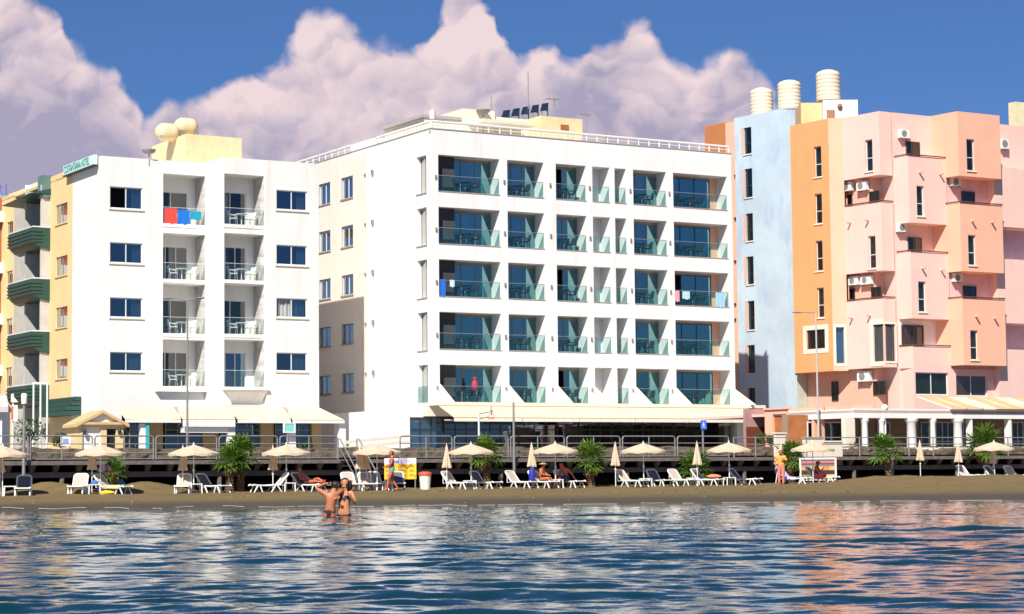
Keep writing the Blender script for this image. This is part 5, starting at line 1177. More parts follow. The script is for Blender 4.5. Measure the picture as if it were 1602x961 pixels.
def make_umbrella():
    t = thing('beach_umbrella', 'x', 'parasol'); q = MB(); q.tube([(0, 0, -.2), (0, 0, 2.12)], .024, 8); q.build('pole', M_plas, t)
    q = MB(); q.tube([(0, 0, .98), (0, 0, 1.08)], .05, 8); q.build('tilt_joint', M_plas, t)
    rr = 1.13; n_ = 8; sub = 4; q = MB(); vs = [(0, 0, 2.17)]; rings = 5
    for j in range(1, rings+1):
        f_ = j/rings
        for i in range(n_*sub):
            a_ = 2*math.pi*i/(n_*sub); e_ = abs(((i % sub)/sub)*2-1)       # 1 on ribs, 0 between
            r_ = rr*f_*(1-.035*(1-e_)*f_); z = 2.15-.36*f_**1.25-(1-e_)*.035*math.sin(math.pi*f_*.8)
            vs.append((r_*math.cos(a_), r_*math.sin(a_), z))
    K = n_*sub; fs = [(0, 1+i, 1+(i+1) % K) for i in range(K)]
    for j in range(rings-1):
        for i in range(K): fs.append((1+j*K+i, 1+(j+1)*K+i, 1+(j+1)*K+(i+1) % K, 1+j*K+(i+1) % K))
    base = 1+(rings-1)*K; nb = len(vs)
    for i in range(K):
        e_ = abs(((i % sub)/sub)*2-1); p = vs[base+i]; vs.append((p[0]*1.005, p[1]*1.005, p[2]-.13+.03*e_))
    for i in range(K): fs.append((base+i, nb+i, nb+(i+1) % K, base+(i+1) % K))
    q.add(vs, fs); ca = q.build('canopy', M_canvas, t)
    q = MB(); q.lathe([(.05, 2.12), (.06, 2.17), (.03, 2.2), (.02, 2.26), (.005, 2.28)], k=10); q.build('finial', M_plas, ca)
    for i in range(n_):
        a_ = 2*math.pi*(i+.0)/n_; q = MB(); q.tube([(.02*math.cos(a_), .02*math.sin(a_), 2.10), (.55*math.cos(a_), .55*math.sin(a_), 1.93), (1.08*math.cos(a_), 1.08*math.sin(a_), 1.77)], .008, 4); q.build('rib', M_steel, t)
    return t
def make_closed():
    t = thing('beach_umbrella', 'x', 'parasol'); q = MB(); q.tube([(0, 0, -.2), (0, 0, 2.1)], .024, 8); q.build('pole', M_plas, t)
    q = MB(); q.tube([(0, 0, .82), (0, 0, .9)], .05, 8); q.build('tilt_joint', M_plas, t)
    q = MB(); K = 32; prof = [(.02, 2.14), (.05, 2.05), (.08, 1.85), (.12, 1.55), (.165, 1.25), (.20, 1.08), (.185, 1.04)]; vs = []
    for r_, z in prof:
        for i in range(K): a_ = 2*math.pi*i/K; f_ = 1+.22*math.cos(a_*8)*min(1, (2.14-z)*1.6); vs.append((r_*f_*math.cos(a_), r_*f_*math.sin(a_), z-(.03 if r_ > .15 else 0)*math.cos(a_*8+1)))
    q.add(vs, [(j*K+i, (j+1)*K+i, (j+1)*K+(i+1) % K, j*K+(i+1) % K) for j in range(len(prof)-1) for i in range(K)]+[tuple(range(K))[::-1], tuple(range((len(prof)-1)*K, len(prof)*K))]); q.build('canopy', M_canvas, t, True)
    q = MB(); q.tube([(0, 0, 2.1), (0, 0, 2.2)], .015, 6); q.build('finial', M_plas, t); return t
uo, uc = make_umbrella(), make_closed()
def umb(proto, px, ytop, off, lab, htop, rz=None, tilt=None, grp='parasols on the beach'):
    g = gpt(px, off); d = g[1]; z_t = at(px, ytop, d)[2]; sc_ = (z_t-g[2])/htop; sc_ = max(.9, min(1.15, sc_))
    o = place(proto, USED, g, rz if rz is not None else random.random(), lab, grp, sc_)
    if tilt: o.rotation_euler = (tilt[0], tilt[1], 0)
for px, yt, off, lab in ((4, 697, 5.0, 'open beige parasol cut by the left edge'), (157, 692, 4.6, 'open beige parasol above the bending woman'), (303, 692, 5.0, 'open beige parasol left of the twin palms'), (448, 692, 4.8, 'open beige parasol left of the couple in the water'), (590, 691, 5.0, 'open beige parasol left of the woman walking'), (737, 691, 4.6, 'open beige parasol in front of the palm by the red road sign'), (869, 690, 4.6, 'open beige parasol above the seated straw hat woman and man'), (1007, 690, 4.5, 'open beige parasol right of the thick trunk palm'), (1141, 689, 4.3, 'open beige parasol with the blue sign behind its left'), (1272, 688, 4.4, 'open beige parasol above the food picture board'), (1556, 688, 4.4, 'open beige parasol above the leaning palm trunk at the right')):
    umb(uo, px, yt, off, lab, 2.28)
for px, yt, off, lab, tl in ((0, 700, 4.6, 'closed parasol at the left edge', None), (144, 700, 4.4, 'closed parasol below the open one over the bending woman', None), (286, 702, 4.6, 'closed parasol left of the twin palms', None), (427, 701, 4.4, 'closed parasol left of the couple, behind a lounger', None), (563, 700, 4.4, 'closed parasol right of the couple, left one of two', None), (577, 701, 4.2, 'closed parasol right of the couple, right one of two', (0, R(-7))), (699, 694, 4.2, 'closed parasol right of the litter bin', None), (832, 692, 4.2, 'closed parasol left of the straw hat woman', None), (963, 691, 4.2, 'closed parasol right of the thick trunk palm', None), (1091, 690, 4.0, 'closed parasol in front of the low bushy palm', None), (1213, 692, 4.0, 'leaning closed parasol beside the standing woman in orange', (0, R(9))), (1440, 688, 4.0, 'closed parasol right of the tall straight palm, alone on the sand', None), (1500, 690, 4.0, 'closed parasol between the tall straight palm and the leaning palm', None), (1554, 700, 3.8, 'closed parasol under the open one at the right', None)):
    umb(uc, px, yt, off, lab, 2.2, tilt=tl)

# ------------------------------------------------------------------ palms
def make_palm(seed, nf=34, R_=1.0, th=1.25, lean=0.0, tr=1.0):
    rd = random.Random(seed); t = thing('palm_tree', 'x', 'palm tree')
    q = MB(); pts = []; rs = []
    n_ = 26
    for i in range(n_+1):
        f_ = i/n_; pts.append((lean*f_**1.5+.03*math.sin(f_*5+seed), .02*math.sin(f_*7), th*f_-.25)); rs.append(tr*(.19-.06*f_)*(1.14 if i % 2 else .9)+rd.uniform(-.012, .012))
    q.tube(pts, rs, 14); top_ = Vector(pts[-1])
    for i in range(60):
        f_ = rd.random(); a_ = rd.random()*6.28; r_ = tr*(.17-.05*f_); c = Vector((lean*f_**1.5+r_*math.cos(a_), r_*math.sin(a_), th*f_-.25)); o_ = Vector((math.cos(a_), math.sin(a_), .9)); s_ = Vector((-math.sin(a_), math.cos(a_), 0))*.035
        q.add([c-s_, c+s_, c+o_*.09], [(0, 1, 2)])
    q.build('trunk', M_trunk, t)
    def frond(q, az_, el_, L, droop, wid=1.0):
        d = Vector((math.cos(az_)*math.cos(el_), math.sin(az_)*math.cos(el_), math.sin(el_))); pts_ = []; p = top_.copy(); v = d.copy(); m_ = 5
        for i in range(m_+1): pts_.append(p.copy()); v = (v+Vector((0, 0, -droop/m_))).normalized(); p = p+v*L*.50/m_
        q.tube(pts_, [.018, .014, .012, .01, .009, .008], 4, False)
        hub = pts_[-1]; side = v.cross(Vector((0, 0, 1))); side = side.normalized() if side.length > .05 else Vector((1, 0, 0)); up_ = side.cross(v).normalized()
        nl_ = 13
        for i in range(nl_):
            a2 = (i/(nl_-1)-.5)*2*R(118)*wid+rd.uniform(-.05, .05); ll = L*.62*(1-.22*abs(a2)/2.0)*rd.uniform(.88, 1.08)
            dd = (v*math.cos(a2)+side*math.sin(a2)+up_*(.22 if i % 2 else .08)).normalized()
            pr = dd.cross(up_).normalized()*.031*L*1.5
            mid = hub+dd*ll*.6+up_*.02; tip = hub+dd*ll+Vector((0, 0, -.10*L*rd.uniform(.4, 1.3)))
            q.add([hub, mid-pr, tip, mid+pr], [(0, 1, 2, 3)])
    q = MB()
    for i in range(nf):
        f_ = (i+.5)/nf; el_ = R(82)-R(96)*f_**1.1; az_ = i*2.39996+rd.uniform(-.25, .25)
        frond(q, az_, el_, R_*rd.uniform(.82, 1.1), .12+.42*f_)
    q.build('crown', M_pal, t)
    q = MB()
    for i in range(4): frond(q, i*1.6+rd.random(), R(-60)+rd.uniform(-.2, .2), R_*.6, .7, .6)
    q.build('dead_fronds', M_pal2, t); return t
def palm(px, yc, half, off, v, lab, rz):
    g = gpt(px, off); zc = at(px, yc, g[1])[2]; h = zc-g[2]; w_ = half*g[1]/F
    w_ *= 1.12; o = make_palm(int(px), int(18+w_*5), w_*1.0, max(.35, h-.30*w_), (0, 0, .15)[v] if px < 1500 else -.2, .9 if w_ < .9 else 1.0)
    o.location = g; o.rotation_euler = (0, 0, rz if px < 1500 else 0); o['label'] = lab; o['group'] = 'palms along the boardwalk'
palm(178, 722, 24, 1.8, 1, 'small palm behind the parasol of the bending woman', .3)
palm(360, 706, 30, 1.8, 0, 'front left palm of the twin palms', 1.0)
palm(377, 694, 33, 1.4, 0, 'rear right palm of the twin palms', 2.4)
palm(762, 694, 33, 1.2, 2, 'bushy palm in front of the dark hotel glass, by the red road sign', 4.0)
palm(924, 704, 33, 1.8, 0, 'palm with a short thick trunk under the hotel entrance sign', 5.1)
palm(1088, 718, 34, 1.6, 1, 'low bushy palm below the blue sign', .9)
palm(1238, 702, 30, 1.2, 1, 'palm behind the standing woman in orange', 2.9)
palm(1390, 690, 30, 1.8, 2, 'tall straight palm in front of the white restaurant columns', 3.6)
palm(1546, 680, 35, 1.6, 2, 'tallest palm, at the right above the open parasol', 1.7)

def shrub(c, r, label, n_=420, m=None, name='shrub', cat='shrub'):
    rd = random.Random(int(c[0]*100)); t = thing(name, label, cat, (c[0], c[1], c[2]-r[2]), world=True); q = MB()
    for i in range(n_):
        v = Vector((rd.gauss(0, 1), rd.gauss(0, 1), rd.gauss(0, 1))).normalized()*rd.random()**.45; p = Vector((c[0]+v.x*r[0], c[1]+v.y*r[1], c[2]+v.z*r[2])); a_ = Vector((rd.uniform(-1, 1), rd.uniform(-1, 1), rd.uniform(-.3, 1))).normalized(); b_ = a_.orthogonal().normalized(); L = rd.uniform(.10, .2)
        q.add([p, p+a_*L*.5+b_*L*.25, p+a_*L, p+a_*L*.5-b_*L*.25], [(0, 1, 2, 3)])
    q.build('foliage', m or M_leaf, t); q = MB()
    for i in range(5): q.tube([(c[0], c[1], c[2]-r[2]), (c[0]+rd.uniform(-.6, .6)*r[0], c[1]+rd.uniform(-.6, .6)*r[1], c[2]+rd.uniform(0, .6)*r[2])], .02, 5)
    q.build('stem', M_trunk, t); return t
def spx(px, py, off): p = bpt(px, off); return at(px, py, p[1])
c = spx(45, 678, -8); shrub(c, (.75, .6, .7), 'round green shrub at the foot of the yellow building')
q = MB(); q.lathe([(.28, GZ), (.38, GZ+.1), (.42, c[2]-.65), (.38, c[2]-.64)], (c[0], c[1], 0), 16); tag(q.build('planter', flat('terracotta', (.38, .14, .07)), None, True, origin=(c[0], c[1], GZ)), 'terracotta pot under the round green shrub', 'planter')
for px, py, r_, lab in ((1190, 688, .5, 'small leafy plant beside the grey hotel corner column'), (1207, 690, .4, 'bushy plant left of the palm behind the woman in orange'), (1330, 697, .35, 'small shrub by the stone restaurant pillar'), (95, 690, .4, 'low shrub left of the yellow gabled portal'), (480, 700, .35, 'low plant left of the beach steps')):
    c = spx(px, py, -5.6); shrub(c, (r_, r_*.8, r_*.8), lab, 200)

# ------------------------------------------------------------------ poles, lamps, signs
def pole(name, cat, px, ytop, ybot, off, r, label, m=M_steel, world=True):
    p = bpt(px, off); b_ = at(px, ybot, p[1]); t_ = at(px, ytop, p[1]); t = thing(name, label, cat, tuple(b_), world=True); q = MB(); q.tube([tuple(b_), (b_[0], b_[1], t_[2])], [r*1.25, r*.85], 10); q.build('pole', m, t, True); return t, (b_[0], b_[1], t_[2])
t, tp = pole('street_lamp', 'street lamp', 293, 470, 716, -8.5, .045, 'tall slender lamp post in front of the left hotel balconies', M_fgrey)
q = MB(); q.tube([tp, (tp[0]-.5, tp[1], tp[2]+.12), (tp[0]-.75, tp[1]-.1, tp[2]+.12)], .03, 6); q.tube([tp, (tp[0]+.5, tp[1], tp[2]+.1)], .03, 6); q.build('arm', M_fgrey, t)
for d_ in (-.95, .62): q = MB(); q.ball((tp[0]+d_, tp[1]-.05, tp[2]+.1), (.24, .1, .05), 10, 6); q.build('lamp_head', M_fgrey, t, True)
t, tp = pole('street_lamp', 'street lamp', 1281, 490, 712, -7.5, .05, 'tall slender lamp post in front of the orange bay', mat('lamp_grey', (.5, .48, .46), .5))
q = MB(); q.tube([tp, (tp[0]-.5, tp[1], tp[2]+.05), (tp[0]-.9, tp[1], tp[2]+.06)], .03, 6); q.build('arm', M_fgrey, t)
q = MB(); q.ball((tp[0]-1.05, tp[1], tp[2]+.05), (.28, .1, .05), 10, 6); q.build('lamp_head', M_fgrey, t, True)
pole('pole', 'pole', 804.5, 629, 746, .35, .055, 'plain grey steel pole standing before the boardwalk in front of the middle hotel')
t, tp = pole('street_lamp', 'street lamp', 37, 632, 746, .35, .06, 'lamp post with a white cylindrical head at the left end of the boardwalk')
q = MB(); q.lathe([(.05, -.02), (.12, .0), (.13, .38), (.1, .43)], tp, 14); q.build('lamp_head', M_plas, t, True)
t, tp = pole('street_lamp', 'street lamp', 1386, 642, 706, -5.5, .05, 'short lamp post with a round globe before the restaurant fascia', M_plas)
q = MB(); q.ball((tp[0], tp[1], tp[2]+.15), .19, 14, 10); q.build('globe', flat('opal_globe', (.75, .78, .68)), t, True)
pole('pole', 'pole', 1396, 718, 754, .35, .085, 'short grey pipe standing right beside the trunk of the tall straight palm')
# warning sign seen nearly edge-on, on a cranked post
t, tp = pole('road_sign', 'road sign', 749.5, 648, 708, -4.9, .05, 'red and white triangular road sign on a cranked post by the bushy palm', M_plas)
p1 = at(765, 645, tp[1]); p2 = at(765, 652, tp[1])
q = MB(); q.tube([tp, (p1[0], tp[1]-.05, p1[2])], .025, 6); q.tube([(tp[0], tp[1], tp[2]-.25), (p2[0], tp[1]-.05, p2[2])], .025, 6); q.build('bracket', M_fgrey, t)
ct = at(768.5, 633, tp[1]-.1); cbm = at(768.5, 656, tp[1]-.1); hh = ct[2]-cbm[2]; hw = .17
def tri(sc_, y, zc): return [(ct[0]-hw*sc_, y, zc-hh*sc_*.4), (ct[0]+hw*sc_, y, zc-hh*sc_*.4), (ct[0], y, zc+hh*sc_*.6)]
zc_ = ct[2]-hh*.6
q = MB(); v_ = tri(1, tp[1]-.1, zc_)+tri(1, tp[1]-.07, zc_); q.add(v_, [(0, 1, 2), (5, 4, 3), (0, 3, 4, 1), (1, 4, 5, 2), (2, 5, 3, 0)]); q.build('plate', flat('faded_red', (.62, .22, .16)), t)
q = MB(); q.add(tri(.62, tp[1]-.104, zc_), [(0, 1, 2)]); q.build('plate_face', M_white, t)
q = MB(); q.box(ct[0]-.03, ct[0]+.03, tp[1]-.108, tp[1]-.105, zc_-.1, zc_+.16); q.build('pictogram', M_fdark, t)
t, tp = pole('pedestrian_sign', 'sign', 1100, 672, 716, -4.5, .045, 'blue rectangular walking person sign on a grey post', M_steel)
a_ = at(1096, 658, tp[1]-.08); b_ = at(1105.5, 672, tp[1]-.08); q = MB(); q.box(a_[0], b_[0], tp[1]-.1, tp[1]-.06, b_[2], a_[2]); q.build('plate', M_blueS, t)
q = MB(); cx, cz = (a_[0]+b_[0])/2, (a_[2]+b_[2])/2; yy = tp[1]-.105
q.ball((cx, yy, cz+.11), (.03, .01, .03)); q.tube([(cx, yy, cz+.07), (cx, yy, cz-.02)], .025, 5)
for dx in (-.07, .07): q.tube([(cx, yy, cz-.02), (cx+dx, yy, cz-.14)], .015, 5); q.tube([(cx, yy, cz+.06), (cx+dx, yy, cz+.0)], .012, 5)
q.build('pictogram', M_white, t)
t, tp = pole('road_sign', 'road sign', 20, 616, 706, -5, .045, 'white and red sign post at the left edge before the yellow building', M_plas)
a_ = at(18, 634, tp[1]-.08); b_ = at(27.5, 659, tp[1]-.08); q = MB(); q.box(a_[0], b_[0], tp[1]-.1, tp[1]-.06, b_[2], a_[2]); q.build('plate', M_white, t)
q = MB(); q.box(a_[0], a_[0]+.09, tp[1]-.104, tp[1]-.101, b_[2]+.05, a_[2]-.05); q.build('plate_stripe', M_red, t)
a_ = at(18, 616, tp[1]-.08); q = MB(); q.add([(a_[0]-.02, tp[1]-.09, a_[2]), (a_[0]+.3, tp[1]-.09, a_[2]-.38), (a_[0]-.02, tp[1]-.09, a_[2]-.38), (a_[0]-.02, tp[1]-.06, a_[2]), (a_[0]+.3, tp[1]-.06, a_[2]-.38), (a_[0]-.02, tp[1]-.06, a_[2]-.38)], [(0, 1, 2), (5, 4, 3), (0, 3, 4, 1), (1, 4, 5, 2)]); q.build('pointer', M_plas, t)
# white tube frame and domed awning at the left
fr = thing('pergola_frame', 'white tubular frame of three posts below the yellow building balconies', 'frame', tuple(spx(60, 664, -14)), world=True)
Yf = bpt(60, -14)[1]
for px in (52, 63, 73.5): a_ = at(px, 600, Yf); b_ = at(px, 700, Yf); q = MB(); q.tube([tuple(b_), (b_[0], b_[1], a_[2])], .05, 8); q.build('post', M_plas, fr)
a_, b_ = at(52, 600, Yf), at(74, 600, Yf); q = MB(); q.tube([tuple(a_), tuple(b_)], .05, 8); q.build('top_bar', M_plas, fr)
a_, b_ = at(-25, 640, 100), at(13, 640, 100); zt_ = at(0, 616, 100)[2]; zb_ = at(0, 645, 100)[2]
q = MB(); pr = [(0, zb_), (.0, zb_+.25), (.12, zb_+.55), (.35, zt_-.08), (.6, zt_), (1.2, zt_)]; vs = []
for o_ in (0, 1):
    for d_, z in pr: vs.append((a_[0] if o_ == 0 else b_[0]-d_*.5, 100+d_, z))
q.add(vs, [(i, i+1, i+7, i+6) for i in range(5)]+[(6, 7, 8, 9, 10, 11)]); q.add([(b_[0], 100, zb_), (b_[0]-.6, 101.2, zt_), (b_[0], 101.2, zb_)], [(0, 1, 2)]); ks2 = thing('kiosk', 'pale kiosk with a domed grey awning cut by the left edge', 'kiosk', (a_[0], 100.5, GZ), world=True); q.build('awning', flat('kiosk_awning', (.5, .47, .45)), ks2)
q = MB(); b2_ = at(3, 680, 100.4); q.box(a_[0], b2_[0], 100.4, 102, GZ, zb_+.2); q.build('body', M_white, ks2)
# small folding board with blue picture
t = thing('display_board', 'small white framed board with a blue picture behind the left railing', 'board', tuple(spx(102, 698, -4.8)), world=True)
Yd = bpt(102, -4.8)[1]; a_, b_ = at(95, 683, Yd), at(111, 698, Yd); q = MB(); q.box(a_[0], b_[0], Yd, Yd+.05, b_[2], a_[2]); q.build('board', M_white, t)
q = MB(); q.box(a_[0]+.1, b_[0]-.1, Yd-.006, Yd-.002, b_[2]+.09, a_[2]-.09); q.build('picture', flat('picture_blue', (.2, .3, .55)), t)
q = MB(); q.box(a_[0]+.02, a_[0]+.07, Yd+.01, Yd+.05, GZ, b_[2]); q.box(b_[0]-.07, b_[0]-.02, Yd+.01, Yd+.05, GZ, b_[2]); q.build('stand', M_fgrey, t)

# beach steps with handrails
t = thing('beach_steps', 'narrow steps with steel handrails from the boardwalk down to the sand', 'steps', gpt(545, 1.2), world=True)
sx_ = B.hit(528, 700)[0]
for i in range(6): q = MB(); z = 1.78-i*.22; q.wbox(B, sx_+.1, sx_+1.0, z-.05, z, .06+i*.26, .34+i*.26); q.build('step', M_beam, t)
for e_ in (.08, 1.02):
    q = MB(); q.tube([B.pt(sx_+e_, 1.8, -.1), B.pt(sx_+e_, 2.75, -.1), B.pt(sx_+e_, 2.75, .1), B.pt(sx_+e_, 1.35, 1.7), B.pt(sx_+e_, .45, 1.7)], .03, 8); q.tube([B.pt(sx_+e_, 2.3, .1), B.pt(sx_+e_, .95, 1.7)], .02, 6); q.build('handrail', M_steel, t)
# entrance ramp parapets
t = thing('ramp', 'cream parapets of the ramp between the two white hotels', 'ramp', tuple(B.pt(B.hit(590, 700, -6)[0], GZ, -6)), world=True)
Wq = Wall(B.pt(0, 0, -6.0)[:2], A)
for dy in (0, 9):
    a_, za = Wq.hit(540, 700-dy); b_, zb_ = Wq.hit(640, 690-dy); q = MB(); q.add([Wq.pt(a_, za-.12, 0), Wq.pt(b_, zb_-.12, 0), Wq.pt(b_, zb_+.03, 0), Wq.pt(a_, za+.03, 0), Wq.pt(a_, za-.12, -.2), Wq.pt(b_, zb_-.12, -.2), Wq.pt(b_, zb_+.03, -.2), Wq.pt(a_, za+.03, -.2)], [(0, 1, 2, 3), (3, 2, 6, 7), (0, 3, 7, 4), (1, 5, 6, 2), (4, 7, 6, 5), (0, 4, 5, 1)]); q.build('parapet', M_cream, t)

# litter bin
g = gpt(665, 3.4); t = thing('litter_bin', 'white litter bin with an orange red lid on the sand', 'litter bin', g)
q = MB(); q.lathe([(.22, 0), (.26, .55), (.27, .62)], k=20); q.build('body', M_plas, t, True)
q = MB(); q.lathe([(.29, .62), (.30, .70), (.27, .76), (.1, .80)], k=20); q.build('lid', M_red, t, True)
t.scale = (1, 1, 1.0)
# yellow folding board
g = gpt(626, 2.6); Wn = Wall((g[0], g[1]), A-14)
t = thing('advertising_board', 'yellow three panel advertising board behind the woman walking', 'advertising board', g, world=True)
xx = [Wn.hit(x, 730)[0] for x in (601, 621, 637, 649.5)]; z0, z1 = Wn.hit(626, 750)[1], Wn.hit(626, 717)[1]
mY = flat('board_yellow', (.85, .58, .03)); mW = flat('board_white', (.78, .70, .80))
for i in range(3):
    o0, o1 = (0, .25)[i % 2], (.25, 0)[i % 2]
    def pp_(s, z, e): f_ = (s-xx[i])/(xx[i+1]-xx[i]); return Wn.pt(s, z, o0+(o1-o0)*f_+e)
    q = MB(); a_, b_ = xx[i]+.01, xx[i+1]-.01
    q.add([pp_(s, z, e) for e in (0, -.03) for s, z in ((a_, z0), (b_, z0), (b_, z1), (a_, z1))], [(0, 1, 2, 3), (7, 6, 5, 4), (0, 4, 5, 1), (1, 5, 6, 2), (2, 6, 7, 3), (3, 7, 4, 0)]); pn = q.build('panel', mY, t)
    q = MB(); q.add([pp_(s, z, .004) for s, z in ((a_, z1-.26), (b_, z1-.26), (b_, z1), (a_, z1))], [(0, 1, 2, 3)]); q.build('header', mW, pn)
    for k_ in range(3):
        q = MB(); zz_ = z0+.12+k_*.2; q.add([pp_(s, z, .004) for s, z in ((a_+.06, zz_), (a_+.26, zz_), (a_+.26, zz_+.11), (a_+.06, zz_+.11))], [(0, 1, 2, 3)]); q.build('picture', flat('board_ochre', (.62, .30, .04)), pn)
        q = MB(); 
        for r_ in range(3): q.add([pp_(s, z, .004) for s, z in ((a_+.3, zz_+.04*r_), (b_-.05, zz_+.04*r_), (b_-.05, zz_+.04*r_+.015), (a_+.3, zz_+.04*r_+.015))], [(0, 1, 2, 3)])
        q.build('text_lines', flat('board_brown', (.35, .2, .05)), pn)
text('WATER SPORTS', .17, flat('letter_violet', (.25, .2, .6)), 'lettering', t, Wn, xx[0]+.12, z1-.2, .26, xs=.85)
q = MB(); q.tube([Wn.pt(xx[0]+.05, g[2]-.1, -.03), Wn.pt(xx[0]+.05, z0+.2, -.03)], .03, 6); q.tube([Wn.pt(xx[3]-.05, g[2]-.1, .2), Wn.pt(xx[3]-.05, z0+.2, .2)], .03, 6); q.build('stand', M_fgrey, t)
# food picture board
g = gpt(1279, 2.4); Wn = Wall((g[0], g[1]), 6); t = thing('food_board', 'white framed board with food pictures behind the seated woman', 'advertising board', g, world=True)
a_, z1 = Wn.hit(1250, 716.5); b_ = Wn.hit(1308, 716.5)[0]; z0 = Wn.hit(1280, 752)[1]; f_ = .09
q = MB(); q.wbox(Wn, a_, b_, z1-f_, z1, 0, .06); q.wbox(Wn, a_, a_+f_, z0-.3, z1-f_, 0, .06); q.wbox(Wn, b_-f_, b_, z0-.3, z1-f_, 0, .06); q.wbox(Wn, a_+f_, b_-f_, z0, z0+f_*.6, 0, .06); q.build('frame', M_white, t)
q = MB(); q.wbox(Wn, a_+f_, b_-f_, z0+.06, z1-f_, -.02, .01); q.build('panel', flat('board_dark', (.05, .03, .03)), t)
rd = random.Random(8)
def pic(u0, u1, v0, v1, c_, n_='picture'):
    W_ = b_-a_-2*f_; H_ = z1-f_-z0-.06; q = MB(); q.wbox(Wn, a_+f_+u0*W_+.01, a_+f_+u1*W_-.01, z0+.06+v0*H_, z0+.06+v1*H_, .012, .018); q.build(n_, flat('pic_'+str(c_), c_), t)
pic(0, 1, .80, .95, (.50, .20, .24), 'header')
for i in range(6): pic(i/6, (i+1)/6, .46, .66, [(.75, .33, .12), (.8, .5, .3), (.72, .3, .1), (.78, .42, .14), (.75, .25, .1), (.8, .45, .2)][i])
for i in range(4): pic(i/4, (i+1)/4, .05, .24, [(.3, .3, .12), (.2, .25, .06), (.6, .4, .1), (.7, .6, .15)][i])
pic(0, 1, .70, .73, (.6, .5, .5), 'divider')

# ------------------------------------------------------------------ people
EDG = [('pelvis', 'belly'), ('belly', 'chest'), ('chest', 'neck'), ('neck', 'chin'), ('chin', 'head'), ('head', 'crown'),
       ('chest', 'shL'), ('shL', 'elL'), ('elL', 'wrL'), ('wrL', 'haL'), ('chest', 'shR'), ('shR', 'elR'), ('elR', 'wrR'), ('wrR', 'haR'),
       ('pelvis', 'hiL'), ('hiL', 'knL'), ('knL', 'anL'), ('anL', 'toL'), ('pelvis', 'hiR'), ('hiR', 'knR'), ('knR', 'anR'), ('anR', 'toR')]
RAD = dict(pelvis=(.150, .115), belly=(.125, .10), chest=(.150, .11), neck=(.055, .055), chin=(.072, .078), head=(.096, .108), crown=(.078, .088), shL=(.066, .066), elL=(.040, .040), wrL=(.027, .027), haL=(.034, .022),
           hiL=(.095, .095), knL=(.058, .058), anL=(.038, .038), toL=(.036, .03))
for k_ in list(RAD):
    if k_.endswith('L') and len(k_) == 3: RAD[k_[:2]+'R'] = RAD[k_]
STAND = dict(pelvis=(0, 0, .93), belly=(0, .01, 1.08), chest=(0, 0, 1.28), neck=(0, -.01, 1.44), chin=(0, .02, 1.50), head=(0, .015, 1.58), crown=(0, .0, 1.65),
             shL=(-.17, 0, 1.37), elL=(-.23, -.02, 1.10), wrL=(-.22, .06, .88), haL=(-.22, .09, .79), shR=(.17, 0, 1.37), elR=(.23, -.02, 1.10), wrR=(.22, .06, .88), haR=(.22, .09, .79),
             hiL=(-.09, 0, .86), knL=(-.10, .02, .48), anL=(-.10, -.02, .08), toL=(-.11, .14, .03), hiR=(.09, 0, .86), knR=(.10, .02, .48), anR=(.10, -.02, .08), toR=(.11, .14, .03))
def segd(p, a, b):
    ab = b-a; t_ = max(0, min(1, (p-a).dot(ab)/max(ab.dot(ab), 1e-9))); return (p-(a+ab*t_)).length
